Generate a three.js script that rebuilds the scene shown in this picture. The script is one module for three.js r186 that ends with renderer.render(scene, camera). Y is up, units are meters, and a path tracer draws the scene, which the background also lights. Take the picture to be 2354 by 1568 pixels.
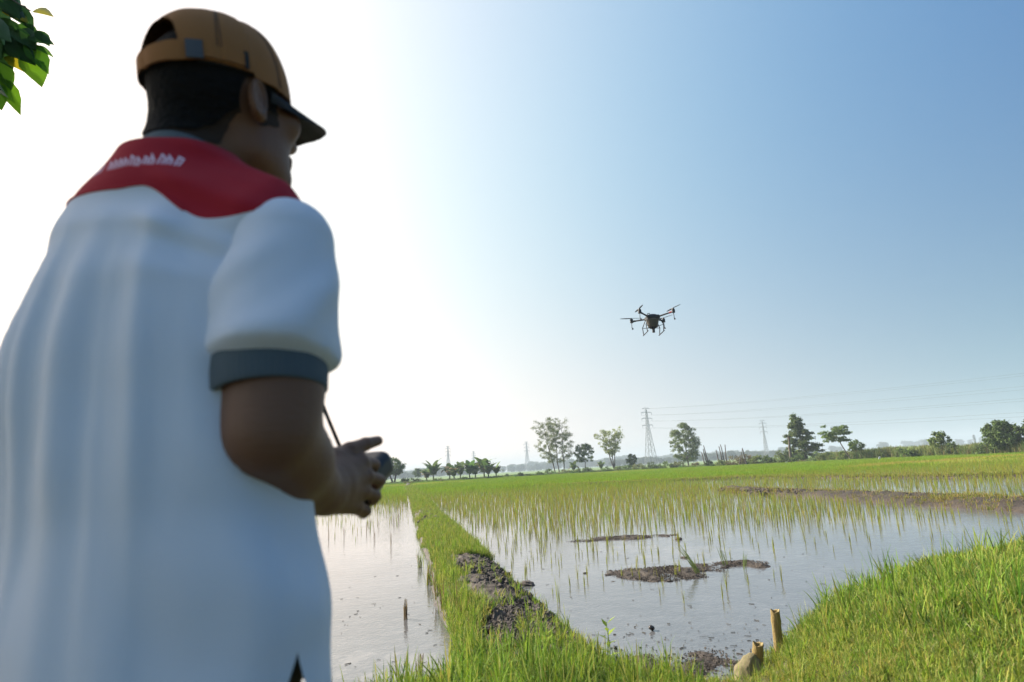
import * as THREE from 'three';
import { mergeGeometries } from 'three/addons/utils/BufferGeometryUtils.js';
import { RoundedBoxGeometry } from 'three/addons/geometries/RoundedBoxGeometry.js';

// ------------------------------------------------------------ camera
const scene = new THREE.Scene();
const rad = (d) => (d * Math.PI) / 180;
const FOC = 1400, PX = 1176.5, PY = 784;                      // focal length and centre in the photograph's 2353 x 1568 view
const EYE = 1.3;                                              // metres above the paddy water
const camera = new THREE.PerspectiveCamera(2 * Math.atan(784 / FOC) * 180 / Math.PI, 2353 / 1568, 0.05, 5000);
camera.position.set(0, EYE, 0);
camera.rotation.order = 'YXZ';
camera.rotation.set(rad(12.04), 0, rad(-3.29));
camera.focus = 14;
camera.userData.fStop = 3.4;
scene.add(camera);
camera.updateMatrixWorld(true);

// ------------------------------------------------------------ sky and sun
const SUN_AZ = rad(-60), SUN_EL = rad(33);
const sunDir = new THREE.Vector3(Math.sin(SUN_AZ) * Math.cos(SUN_EL), Math.sin(SUN_EL), -Math.cos(SUN_AZ) * Math.cos(SUN_EL));
function skyTexture() {
  const W = 1024, H = 512, data = new Float32Array(W * H * 4), DEG = 180 / Math.PI;
  for (let j = 0; j < H; j++) {
    const el = ((j + 0.5) / H - 0.5) * Math.PI, y = Math.sin(el), e = Math.max(0, el * DEG);
    const h12 = Math.exp(-e / 12), h16 = Math.exp(-e / 16), h25 = Math.exp(-e / 25), h50 = Math.exp(-e / 50), h60 = Math.exp(-e / 60);
    for (let i = 0; i < W; i++) {
      const a = ((i + 0.5) / W - 0.5) * 2 * Math.PI, x = Math.cos(a) * Math.cos(el), z = Math.sin(a) * Math.cos(el);
      const g = Math.acos(Math.min(1, Math.max(-1, x * sunDir.x + y * sunDir.y + z * sunDir.z))) * DEG, bell = (s) => Math.exp(-g * g / (2 * s * s));
      const g24 = bell(24), g32 = bell(32), g40 = bell(40), g50 = bell(50), core = Math.exp(-g / 6), o = (j * W + i) * 4, K = 0.5;
      data[o] = K * (0.012 + 1.66 * g32 + 2.2 * g50 * h12 + 0.4 * g50 * h25 + 0.3 * g32 * h25 + 6 * core);
      data[o + 1] = K * (0.03 + 0.37 * h16 + 1.14 * g40 + 0.6 * g50 * h25 + 0.36 * g50 * h50 + 0.35 * g32 * h25 + 5.6 * core);
      data[o + 2] = K * (0.1 + 0.2 * g50 * h12 + 0.33 * h60 + 1.05 * g50 + 0.4 * g32 * h25 + 5 * core);
      data[o + 3] = 1;
    }
  }
  const t = new THREE.DataTexture(data, W, H, THREE.RGBAFormat, THREE.FloatType);
  t.mapping = THREE.EquirectangularReflectionMapping;
  t.minFilter = t.magFilter = THREE.LinearFilter;
  t.needsUpdate = true;
  return t;
}
const sky = skyTexture();
scene.background = sky;
scene.environment = sky;
const sun = new THREE.DirectionalLight(new THREE.Color(1, 0.93, 0.82), 5);
sun.position.copy(sunDir).multiplyScalar(120);
sun.target.position.set(0, 0, -20);
sun.position.add(sun.target.position);
sun.castShadow = true;
sun.shadow.mapSize.set(4096, 4096);
Object.assign(sun.shadow.camera, { left: -90, right: 90, top: 90, bottom: -90, near: 1, far: 400 });
scene.add(sun, sun.target);
scene.fog = new THREE.FogExp2(new THREE.Color(0.78, 0.92, 1.0), 0.0007);

const renderer = new THREE.WebGLRenderer({ antialias: true });
renderer.setSize(1024, 682);
renderer.toneMapping = THREE.LinearToneMapping;
renderer.toneMappingExposure = 2.0;
renderer.shadowMap.enabled = true;

// ------------------------------------------------------------ helpers
let seed = 7;
const reseed = (s) => { seed = s | 0; };
function rnd() { seed = (seed + 0x6d2b79f5) | 0; let t = Math.imul(seed ^ (seed >>> 15), 1 | seed); t = (t + Math.imul(t ^ (t >>> 7), 61 | t)) ^ t; return ((t ^ (t >>> 14)) >>> 0) / 4294967296; }
const rr = (a, b) => a + (b - a) * rnd();
const gauss = () => (rnd() + rnd() + rnd() + rnd() - 2) * 0.866;
const clamp = (x, a = 0, b = 1) => Math.min(b, Math.max(a, x));
const ss = (a, b, x) => { const t = clamp((x - a) / (b - a)); return t * t * (3 - 2 * t); };
const mix = (a, b, t) => a + (b - a) * t;
const V = (x, y, z) => new THREE.Vector3(x, y, z);
function hash3(x, y, z) { let h = Math.imul(x, 374761393) ^ Math.imul(y, 668265263) ^ Math.imul(z, 2147483629 | 0); h = Math.imul(h ^ (h >>> 13), 1274126177); return ((h ^ (h >>> 16)) >>> 0) / 4294967296; }
function noise3(x, y, z) {
  const X = Math.floor(x), Y = Math.floor(y), Z = Math.floor(z);
  const f = (t) => t * t * (3 - 2 * t), u = f(x - X), v = f(y - Y), w = f(z - Z);
  const l = (a, b, t) => a + (b - a) * t;
  return l(l(l(hash3(X, Y, Z), hash3(X + 1, Y, Z), u), l(hash3(X, Y + 1, Z), hash3(X + 1, Y + 1, Z), u), v),
    l(l(hash3(X, Y, Z + 1), hash3(X + 1, Y, Z + 1), u), l(hash3(X, Y + 1, Z + 1), hash3(X + 1, Y + 1, Z + 1), u), v), w) * 2 - 1;
}
const noise2 = (x, y) => noise3(x, y, 0.37);
const fbm = (x, y, o = 4) => { let s = 0, a = 0.5; for (let i = 0; i < o; i++) { s += a * noise3(x, y, i * 7.3); x *= 2.03; y *= 2.03; a *= 0.5; } return s; };
// a direction for a point of the photograph, and places found with it
const ray = (px, py) => V((px - PX) / FOC, (PY - py) / FOC, -1).applyQuaternion(camera.quaternion);
const at = (px, py, d) => ray(px, py).multiplyScalar(d).add(camera.position);
const horizonY = (px) => 1083 - 0.0575 * (px - 1176);
function onGround(px, py, y = 0) { const d = ray(px, py), t = (y - EYE) / d.y; return V(d.x * t, y, d.z * t); }
function standing(px, dist, y = 0) { const d = ray(px, horizonY(px)); d.y = 0; d.normalize(); return V(d.x * dist, y, d.z * dist); }
function heightAt(px, py, dist) { const d = ray(px, py), h = Math.hypot(d.x, d.z); return EYE + (d.y / h) * dist; }

const taken = new Map();
function numbered(n) { const k = taken.get(n) ?? 0; taken.set(n, k + 1); return k ? n + '_' + String(k).padStart(3, '0') : n; }
function tag(o, label, category, group, kind) { if (label) o.userData.label = label; if (category) o.userData.category = category; if (group) o.userData.group = group; if (kind) o.userData.kind = kind; return o; }
function shade(o) { o.traverse((m) => { if (m.isMesh) { m.castShadow = true; m.receiveShadow = true; } }); return o; }
function thing(name, label, category, group, pos = V(0, 0, 0), turn = 0) {
  const g = new THREE.Group(); g.name = numbered(name); g.position.copy(pos); g.rotation.y = turn; tag(g, label, category, group); scene.add(g); return g;
}
function part(name, geo, mat, parent) { const m = new THREE.Mesh(geo, mat); m.name = name; m.castShadow = m.receiveShadow = true; parent.add(m); return m; }
function top(name, geo, mat, label, category, group, kind) { const m = part(numbered(name), geo, mat, scene); return tag(m, label, category, group, kind); }
function stuff(name, geo, mat, list, label, category, parent = scene) {   // list: [matrix, colour?]
  const m = new THREE.InstancedMesh(geo, mat, list.length); m.name = parent === scene ? numbered(name) : name;
  list.forEach(([x, c], i) => { m.setMatrixAt(i, x); if (c) m.setColorAt(i, c); });
  m.castShadow = m.receiveShadow = true; parent.add(m);
  return tag(m, label, category, null, 'stuff');
}
const mtx = (p, ry = 0, s = 1, rx = 0, rz = 0, sy = s) => new THREE.Matrix4().compose(p, new THREE.Quaternion().setFromEuler(new THREE.Euler(rx, ry, rz, 'YXZ')), V(s, sy, s));

// a collector of small faces: blades, leaves, tubes
class Faces {
  constructor() { this.p = []; this.n = []; this.c = []; this.i = []; }
  vert(p, n, c) { this.p.push(p.x, p.y, p.z); this.n.push(n.x, n.y, n.z); this.c.push(c[0], c[1], c[2]); return this.p.length / 3 - 1; }
  // a tapering curved blade: from base, towards azimuth az, leaning out by lean (0 upright) and bending by bend
  blade(base, az, len, wid, lean, bend, col, seg = 3, tip = 0.05, roll = 0) {
    const dir = V(Math.sin(az), 0, Math.cos(az)), side = V(Math.cos(az + roll), 0, -Math.sin(az + roll));
    let p = base.clone(), a = lean, last = null;
    for (let k = 0; k <= seg; k++) {
      const t = k / seg, w = wid * (k === seg ? tip : (t < 0.35 ? mix(0.75, 1, t / 0.35) : mix(1, 0.45, (t - 0.35) / 0.65))) / 2;
      const up = V(dir.x * Math.sin(a), Math.cos(a), dir.z * Math.sin(a));
      const n = side.clone().cross(up).normalize();
      const l = this.vert(p.clone().addScaledVector(side, -w), n, col), r = this.vert(p.clone().addScaledVector(side, w), n, col);
      if (last) this.i.push(last[0], last[1], l, last[1], r, l);
      last = [l, r];
      p = p.clone().addScaledVector(up, len / seg); a += bend / seg;
    }
  }
  // a pointed leaf: length along d, face normal n, folded a little along its rib
  leaf(p, d, n, len, wid, col, fold = 0.15) {
    const s = d.clone().cross(n).normalize(), q = (t, w, h) => p.clone().addScaledVector(d, t * len).addScaledVector(s, w * wid).addScaledVector(n, h * wid);
    const nl = n.clone().addScaledVector(s, -fold).normalize(), nr = n.clone().addScaledVector(s, fold).normalize();
    const a = this.vert(q(0, 0, 0), n, col), b = this.vert(q(0.42, -0.5, fold), nl, col), c = this.vert(q(0.42, 0.5, fold), nr, col), e = this.vert(q(1, 0, -fold), n, col);
    this.i.push(a, e, b, a, c, e);
  }
  // an ovate leaf with a rib, drooping along its length
  ovate(p, d, n, len, wid, col, fold = 0.15, droop = 0.15) {
    const s = d.clone().cross(n).normalize(), rows = [[0, 0], [0.12, 0.26], [0.3, 0.46], [0.5, 0.5], [0.7, 0.38], [0.87, 0.17], [1, 0]], nl = n.clone().addScaledVector(s, -fold * 1.6).normalize(), nr = n.clone().addScaledVector(s, fold * 1.6).normalize();
    const q = (t, w, h) => p.clone().addScaledVector(d, t * len).addScaledVector(s, w * wid).addScaledVector(n, h * wid - droop * len * t * t);
    let last = null;
    for (const [t, w] of rows) {
      const wob = 1 + 0.08 * Math.sin(t * 19 + len * 900), m = this.vert(q(t, 0, 0), n, col), l = this.vert(q(t, -w * wob, fold * w * 2), nl, col), r = this.vert(q(t, w / wob, fold * w * 2), nr, col);
      if (last) this.i.push(last[0], m, l, last[0], l, last[1], last[0], r, m, last[0], last[2], r);
      last = [m, l, r];
    }
  }
  // a tube through points with radii
  tube(pts, radii, sides, col = [1, 1, 1], cap = true) {
    let up = V(0.13, 0.2, 0.97).normalize(), last = null;
    for (let k = 0; k < pts.length; k++) {
      const d = pts[Math.min(k + 1, pts.length - 1)].clone().sub(pts[Math.max(k - 1, 0)]).normalize();
      const u = up.clone().addScaledVector(d, -up.dot(d)).normalize(), v = d.clone().cross(u), ring = [];
      for (let s = 0; s < sides; s++) { const a = (s / sides) * 2 * Math.PI, n = u.clone().multiplyScalar(Math.cos(a)).addScaledVector(v, Math.sin(a)); ring.push(this.vert(pts[k].clone().addScaledVector(n, radii[k]), n, col)); }
      if (last) for (let s = 0; s < sides; s++) { const t = (s + 1) % sides; this.i.push(last[s], last[t], ring[s], last[t], ring[t], ring[s]); }
      if (cap && (k === 0 || k === pts.length - 1)) { const n = k ? d : d.clone().negate(), c = this.vert(pts[k], n, col), rg = ring.map((r) => this.vert(V(this.p[r * 3], this.p[r * 3 + 1], this.p[r * 3 + 2]), n, col)); for (let s = 0; s < sides; s++) { const t = (s + 1) % sides; k ? this.i.push(rg[s], rg[t], c) : this.i.push(rg[t], rg[s], c); } }
      last = ring;
    }
  }
  bar(a, b, r, sides = 6, r2 = r, col) { this.tube([a, b], [r, r2], sides, col); }
  geometry() {
    const g = new THREE.BufferGeometry();
    g.setAttribute('position', new THREE.Float32BufferAttribute(this.p, 3));
    g.setAttribute('normal', new THREE.Float32BufferAttribute(this.n, 3));
    g.setAttribute('color', new THREE.Float32BufferAttribute(this.c, 3));
    g.setIndex(this.i);
    return g;
  }
}
const lin = (r, g, b) => new THREE.Color().setRGB(r, g, b);
const std = (c, rough = 0.9, o = {}) => new THREE.MeshStandardMaterial({ color: c, roughness: rough, ...o });
const leafMat = (o = {}) => new THREE.MeshPhysicalMaterial({ color: lin(1, 1, 1), vertexColors: true, roughness: 0.95, transmission: 0.42, thickness: 0, side: THREE.DoubleSide, ior: 1.35, specularIntensity: 0.4, ...o });
// tiling noise pictures: fine relief and patchy colour
function noiseTexture(n, f, colorSpace) {
  const d = new Uint8Array(n * n * 4);
  for (let j = 0; j < n; j++) for (let i = 0; i < n; i++) { const c = f(i / n, j / n), o = (j * n + i) * 4; for (let k = 0; k < 3; k++) d[o + k] = clamp(Array.isArray(c) ? c[k] : c) * 255; d[o + 3] = 255; }
  const t = new THREE.DataTexture(d, n, n); t.wrapS = t.wrapT = THREE.RepeatWrapping; t.magFilter = THREE.LinearFilter; t.minFilter = THREE.LinearMipmapLinearFilter; t.generateMipmaps = true;
  if (colorSpace) t.colorSpace = colorSpace; t.needsUpdate = true; return t;
}
// periodic noise on the unit square, f cells across
function pnoise(u, v, f, z = 0) {
  const x = u * f, y = v * f, X = Math.floor(x), Y = Math.floor(y), s = (t) => t * t * (3 - 2 * t), a = s(x - X), b = s(y - Y), m = (k) => ((k % f) + f) % f;
  const h = (i, j) => hash3(m(i), m(j), z);
  return mix(mix(h(X, Y), h(X + 1, Y), a), mix(h(X, Y + 1), h(X + 1, Y + 1), a), b);
}
const pf = (u, v, f, o = 4, z = 0) => { let s = 0, a = 0.5, t = 0; for (let i = 0; i < o; i++) { s += a * pnoise(u, v, f << i, z + i); t += a; a *= 0.5; } return s / t; };
const grainTex = noiseTexture(256, (u, v) => pf(u, v, 8, 5));
const clothTex = noiseTexture(256, (u, v) => 0.5 + 0.25 * Math.sin(u * 2 * Math.PI * 64) * Math.sin(v * 2 * Math.PI * 64) + 0.5 * (pf(u, v, 32, 3) - 0.5));
const rep = (t, x, y = x) => { const c = t.clone(); c.repeat.set(x, y); c.needsUpdate = true; return c; };

// surfaces of a distance field
function net(sdf, lo, hi, h) {
  const n = [0, 1, 2].map((k) => Math.ceil((hi[k] - lo[k]) / h) + 1), [nx, ny, nz] = n, v = new Float32Array(nx * ny * nz);
  for (let k = 0, o = 0; k < nz; k++) for (let j = 0; j < ny; j++) for (let i = 0; i < nx; i++, o++) v[o] = sdf(lo[0] + i * h, lo[1] + j * h, lo[2] + k * h);
  const id = new Int32Array(nx * ny * nz).fill(-1), pos = [], idx = [], at3 = (i, j, k) => i + nx * (j + ny * k);
  for (let k = 0; k < nz - 1; k++) for (let j = 0; j < ny - 1; j++) for (let i = 0; i < nx - 1; i++) {
    let c = 0, x = 0, y = 0, z = 0, neg = 0; const q = [];
    for (let b = 0; b < 8; b++) { const w = v[at3(i + (b & 1), j + ((b >> 1) & 1), k + (b >> 2))]; q.push(w); if (w < 0) neg++; }
    if (neg === 0 || neg === 8) continue;
    for (let b = 0; b < 8; b++) for (const e of [1, 2, 4]) { if (b & e) continue; const d = b | e, A = q[b], B = q[d]; if ((A < 0) === (B < 0)) continue; const t = A / (A - B); x += (b & 1) + (e === 1 ? t : 0); y += ((b >> 1) & 1) + (e === 2 ? t : 0); z += (b >> 2) + (e === 4 ? t : 0); c++; }
    id[at3(i, j, k)] = pos.length / 3; pos.push(lo[0] + (i + x / c) * h, lo[1] + (j + y / c) * h, lo[2] + (k + z / c) * h);
  }
  const quad = (a, b, c, d, flip) => { if (a < 0 || b < 0 || c < 0 || d < 0) return; flip ? idx.push(a, c, b, a, d, c) : idx.push(a, b, c, a, c, d); };
  for (let k = 1; k < nz - 1; k++) for (let j = 1; j < ny - 1; j++) for (let i = 1; i < nx - 1; i++) {
    const A = v[at3(i, j, k)] < 0;
    if (A !== v[at3(i + 1, j, k)] < 0) quad(id[at3(i, j - 1, k - 1)], id[at3(i, j, k - 1)], id[at3(i, j, k)], id[at3(i, j - 1, k)], !A);
    if (A !== v[at3(i, j + 1, k)] < 0) quad(id[at3(i - 1, j, k - 1)], id[at3(i - 1, j, k)], id[at3(i, j, k)], id[at3(i, j, k - 1)], !A);
    if (A !== v[at3(i, j, k + 1)] < 0) quad(id[at3(i - 1, j - 1, k)], id[at3(i, j - 1, k)], id[at3(i, j, k)], id[at3(i - 1, j, k)], !A);
  }
  const nor = new Float32Array(pos.length), e = h * 0.5;
  for (let o = 0; o < pos.length; o += 3) {
    const [x, y, z] = [pos[o], pos[o + 1], pos[o + 2]], a = sdf(x + e, y, z) - sdf(x - e, y, z), b = sdf(x, y + e, z) - sdf(x, y - e, z), c = sdf(x, y, z + e) - sdf(x, y, z - e), l = Math.hypot(a, b, c) || 1;
    nor[o] = a / l; nor[o + 1] = b / l; nor[o + 2] = c / l;
  }
  let facing = 0;   // wind the faces outwards
  for (let o = 0; o < Math.min(idx.length, 300); o += 3) {
    const [a, b, c] = [idx[o] * 3, idx[o + 1] * 3, idx[o + 2] * 3], u = [0, 1, 2].map((k) => pos[b + k] - pos[a + k]), w = [0, 1, 2].map((k) => pos[c + k] - pos[a + k]);
    facing += (u[1] * w[2] - u[2] * w[1]) * nor[a] + (u[2] * w[0] - u[0] * w[2]) * nor[a + 1] + (u[0] * w[1] - u[1] * w[0]) * nor[a + 2];
  }
  if (facing < 0) for (let o = 0; o < idx.length; o += 3) { const t = idx[o]; idx[o] = idx[o + 1]; idx[o + 1] = t; }
  const g = new THREE.BufferGeometry();
  g.setAttribute('position', new THREE.Float32BufferAttribute(pos, 3)); g.setAttribute('normal', new THREE.BufferAttribute(nor, 3)); g.setIndex(idx);
  return g;
}
// the part of a surface where f(x, y, z) < 0, cut cleanly
function clip(g, f) {
  const P = g.attributes.position.array, N = g.attributes.normal.array, I = g.index.array, val = new Float32Array(P.length / 3), p = Array.from({ length: 0 }), n = [], idx = [], map = new Map();
  for (let i = 0; i < val.length; i++) val[i] = f(P[i * 3], P[i * 3 + 1], P[i * 3 + 2]);
  const add = (a, b, t, key) => { if (map.has(key)) return map.get(key); const k = p.length / 3; for (let c = 0; c < 3; c++) p.push(mix(P[a * 3 + c], P[b * 3 + c], t)); for (let c = 0; c < 3; c++) n.push(mix(N[a * 3 + c], N[b * 3 + c], t)); map.set(key, k); return k; };
  for (let o = 0; o < I.length; o += 3) {
    const poly = [];
    for (let k = 0; k < 3; k++) {
      const a = I[o + k], b = I[o + (k + 1) % 3];
      if (val[a] < 0) poly.push(add(a, a, 0, a));
      if ((val[a] < 0) !== (val[b] < 0)) { const lo = Math.min(a, b), hi = Math.max(a, b); poly.push(add(lo, hi, val[lo] / (val[lo] - val[hi]), lo + '_' + hi)); }
    }
    for (let k = 2; k < poly.length; k++) idx.push(poly[0], poly[k - 1], poly[k]);
  }
  const out = new THREE.BufferGeometry();
  out.setAttribute('position', new THREE.Float32BufferAttribute(p, 3)); out.setAttribute('normal', new THREE.Float32BufferAttribute(n, 3)); out.setIndex(idx);
  return out;
}
function planarUV(g, f) { const P = g.attributes.position, uv = new Float32Array(P.count * 2); for (let i = 0; i < P.count; i++) { const [u, v] = f(P.getX(i), P.getY(i), P.getZ(i)); uv[i * 2] = u; uv[i * 2 + 1] = v; } g.setAttribute('uv', new THREE.BufferAttribute(uv, 2)); return g; }
const smin = (a, b, k) => { const h = Math.max(k - Math.abs(a - b), 0) / k; return Math.min(a, b) - h * h * k * 0.25; };
const smax = (a, b, k) => -smin(-a, -b, k);
function cone(x, y, z, A, B, r1, r2) {   // tapered capsule
  const bx = B[0] - A[0], by = B[1] - A[1], bz = B[2] - A[2], px = x - A[0], py = y - A[1], pz = z - A[2];
  const t = clamp((px * bx + py * by + pz * bz) / (bx * bx + by * by + bz * bz));
  return Math.hypot(px - bx * t, py - by * t, pz - bz * t) - mix(r1, r2, t);
}
function ell(x, y, z, c, r) { const a = (x - c[0]) / r[0], b = (y - c[1]) / r[1], d = (z - c[2]) / r[2], k0 = Math.hypot(a, b, d), k1 = Math.hypot(a / r[0], b / r[1], d / r[2]); return k1 > 1e-9 ? k0 * (k0 - 1) / k1 : -Math.min(...r); }

// ------------------------------------------------------------ land and water
const LINE = [[-40, -3.0], [-12, -3.1], [-3, -3.2], [-1.3, -3.45], [-0.75, -3.95], [-0.35, -4.3], [0.1, -4.45], [0.5, -4.25], [0.85, -3.95], [1.15, -3.85], [1.4, -4.1], [1.62, -4.45], [2.1, -4.85], [3.0, -5.45], [4.4, -6.3], [6.5, -7.5], [12, -10.2], [40, -22]];
function bankDist(x, z) {   // metres inland of the water's edge, negative over the water
  let best = 1e9, sign = 1;
  for (let k = 0; k < LINE.length - 1; k++) {
    const [ax, az] = LINE[k], [bx, bz] = LINE[k + 1], dx = bx - ax, dz = bz - az, t = clamp(((x - ax) * dx + (z - az) * dz) / (dx * dx + dz * dz));
    const d = Math.hypot(x - ax - dx * t, z - az - dz * t);
    if (d < best) { best = d; sign = dx * (z - az) - dz * (x - ax) > 0 ? 1 : -1; }
  }
  return best * sign;
}
function bankHeight(x, z) {
  const d = bankDist(x, z), top = 0.34 + 0.1 * ss(1.4, 3.2, x) * ss(-2, -4, z) - 0.1 * ss(1.6, 0.9, x) * ss(-1.6, -2.8, z);
  const h = d < 0 ? d * 0.7 : top * (0.55 * ss(0, 0.35, d) + 0.45 * ss(0, 1.1, d));
  return Math.max(-0.4, h) + 0.035 * fbm(x * 2.2, z * 2.2, 3) * ss(0, 0.3, d) + 0.012 * noise2(x * 11, z * 11);
}
function gridSheet(xs, zs, hf, keep = () => true) {
  const p = [], uv = [], idx = [], id = new Map();
  xs.forEach((x, i) => zs.forEach((z, j) => { id.set(i * 10000 + j, p.length / 3); p.push(x, hf(x, z), z); uv.push(x, z); }));
  for (let i = 0; i < xs.length - 1; i++) for (let j = 0; j < zs.length - 1; j++) {
    if (!keep((xs[i] + xs[i + 1]) / 2, (zs[j] + zs[j + 1]) / 2)) continue;
    const a = id.get(i * 10000 + j), b = id.get((i + 1) * 10000 + j), c = id.get((i + 1) * 10000 + j + 1), d = id.get(i * 10000 + j + 1);
    idx.push(a, c, b, a, d, c);
  }
  const g = new THREE.BufferGeometry(); g.setAttribute('position', new THREE.Float32BufferAttribute(p, 3)); g.setAttribute('uv', new THREE.Float32BufferAttribute(uv, 2)); g.setIndex(idx); g.computeVertexNormals(); return g;
}
const steps = (a, b, s) => Array.from({ length: Math.round((b - a) / s) + 1 }, (_, i) => a + (i / Math.round((b - a) / s)) * (b - a));
const soilTex = noiseTexture(512, (u, v) => { const n = pf(u, v, 6, 6), m = pf(u, v, 24, 4, 9), g = pf(u, v, 4, 3, 21); const k = 0.55 + 0.7 * n; return [(0.42 + 0.1 * g) * k + 0.12 * m, (0.36 + 0.13 * g) * k + 0.1 * m, 0.27 * k + 0.08 * m]; }, THREE.SRGBColorSpace);
const mudTex = noiseTexture(512, (u, v) => { const n = pf(u, v, 5, 6), m = pf(u, v, 48, 3, 5); const k = 0.6 + 0.55 * n; return [0.43 * k + 0.1 * m, 0.375 * k + 0.09 * m, 0.315 * k + 0.08 * m]; }, THREE.SRGBColorSpace);
const greenTex = noiseTexture(512, (u, v) => { const n = pf(u, v, 6, 6), m = pf(u, v, 64, 3, 5); return [0.36 + 0.16 * n + 0.08 * m, 0.47 + 0.12 * n + 0.08 * m, 0.19 + 0.06 * n]; }, THREE.SRGBColorSpace);
const M = {
  soil: std(lin(0.3, 0.34, 0.26), 1, { map: rep(soilTex, 0.5), bumpMap: rep(grainTex, 1.7), bumpScale: 0.03 }),
  mud: std(lin(0.3, 0.28, 0.26), 0.75, { map: rep(mudTex, 0.6), bumpMap: rep(grainTex, 3), bumpScale: 0.02 }),
  green: std(lin(0.6, 0.7, 0.5), 1, { map: rep(greenTex, 0.02) }),
  blade: leafMat(), rice: leafMat({ transmission: 0.38 }),
};
const ground = top('ground', gridSheet(steps(-1800, 1800, 200), steps(-2400, 400, 200), () => -0.45), M.green, 'flat green farmland reaching to the hazy horizon', null, null, 'structure');
const bankXs = [-40, -25, -16, -11, -8, -6, -5, ...steps(-4.2, 8.2, 0.06), 9, 10, 12, 15, 20, 28, 40], bankZs = [...steps(-22, -9, 0.5), ...steps(-8.8, -1.6, 0.06), -1.2, -0.8, -0.4, 0, 0.6, 1.4, 2.5, 4, 7, 12, 20, 40];
top('bank', gridSheet(bankXs, bankZs, bankHeight, (x, z) => bankDist(x, z) > -0.7), M.soil, 'grassy earth bank along the near edge of the paddy', null, null, 'structure');

// shallow muddy water: silt drifts as patches of colour, a light breeze as fine ripples
const siltTex = noiseTexture(1024, (u, v) => { const n = pf(u, v, 4, 6, 3), f = pf(u, v, 96, 3, 7), d = n + 0.5 * (f - 0.5); const k = 0.40 + 0.16 * d, s = ss(0.62, 0.74, d) * 0.06; return [k + s, k * 0.965 + s * 0.8, k * 0.915 + s * 0.6]; }, THREE.SRGBColorSpace);
const rippleTex = noiseTexture(512, (u, v) => 0.55 * pf(u, v, 9, 4, 2) + 0.45 * pf(u, v, 40, 2, 13));
M.water = new THREE.MeshPhysicalMaterial({ color: lin(0.66, 0.71, 0.8), map: rep(siltTex, 0.11), roughness: 0.06, ior: 1.5, specularIntensity: 1.25, bumpMap: rep(rippleTex, 0.9), bumpScale: 0.0035 });
const wet = (x0, x1, z0, z1, s) => gridSheet(steps(x0, x1, s), steps(z0, z1, s), () => 0);
top('water', wet(-120, 140, -190, -2, 10), M.water, 'shallow muddy paddy water mirroring the bright sky', null, null, 'structure');

// low earth dikes between the flooded plots
function dike(name, label, pts, halfW, high, step, rough, mat = M.mud, sides = 16) {
  const curve = new THREE.CatmullRomCurve3(pts.map(([x, z]) => V(x, 0, z))), len = curve.getLength(), p = [], uv = [], idx = [], ts = [];
  for (let s = 0; s < len; s += step * (1 + s * 0.06)) ts.push(s / len); ts.push(1);
  ts.forEach((t, k) => {
    const c = curve.getPointAt(t), d = curve.getTangentAt(t), sx = -d.z, sz = d.x, w = halfW(t), h = high(t);
    for (let i = 0; i <= sides; i++) {
      const u = (i / sides) * 2 - 1, edge = 1 + 0.22 * noise2(t * len * 0.9 + (u > 0 ? 50 : 0), 3.3) + 0.1 * noise2(t * len * 4, u > 0 ? 9 : 2), x = c.x + sx * u * w * edge, z = c.z + sz * u * w * edge;
      const prof = Math.pow(Math.max(0, 1 - u * u), 0.6), y = -0.07 + (h + 0.07) * prof * (1 + 0.3 * noise2(x * 1.3, z * 1.3)) + rough * prof * (noise2(x * 6, z * 6) * 0.7 + 0.75 * Math.abs(noise2(x * 13, z * 13)) + 0.5 * Math.abs(noise2(x * 29, z * 29)) - 0.3);
      p.push(x, y, z); uv.push(x, z);
      if (k && i) { const a = (k - 1) * (sides + 1) + i - 1, b = a + 1, e = k * (sides + 1) + i - 1, f = e + 1; idx.push(a, b, e, b, f, e); }
    }
  });
  const g = new THREE.BufferGeometry(); g.setAttribute('position', new THREE.Float32BufferAttribute(p, 3)); g.setAttribute('uv', new THREE.Float32BufferAttribute(uv, 2)); g.setIndex(idx); g.computeVertexNormals();
  return top(name, g, mat, label, null, null, 'structure');
}
const dikeX = (z) => -0.02 + 0.187 * (z + 4.5);
dike('earth_dike', 'muddy earth dike with grass running away between the two ponds', [4.1, 6, 9, 14, 22, 40, 60, 95, 150].map((d) => [dikeX(-d), -d]), (t) => 0.47, () => 0.17, 0.035, 0.06, M.mud, 30);
dike('earth_dike', 'wide mud dike across the right of the paddy', [[11.2, -8], [10.6, -10.5], [10.15, -13.2], [9.7, -16], [9.2, -20], [8.5, -26]], (t) => mix(1.15, 0.4, t), () => 0.17, 0.08, 0.05);
dike('earth_dike', 'thin dark dike edge before the far green rice', [[30, -20], [19.4, -24.6], [17, -31], [14.3, -40], [8, -45], [0, -49]], () => 0.35, () => 0.1, 0.2, 0.05);

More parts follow.
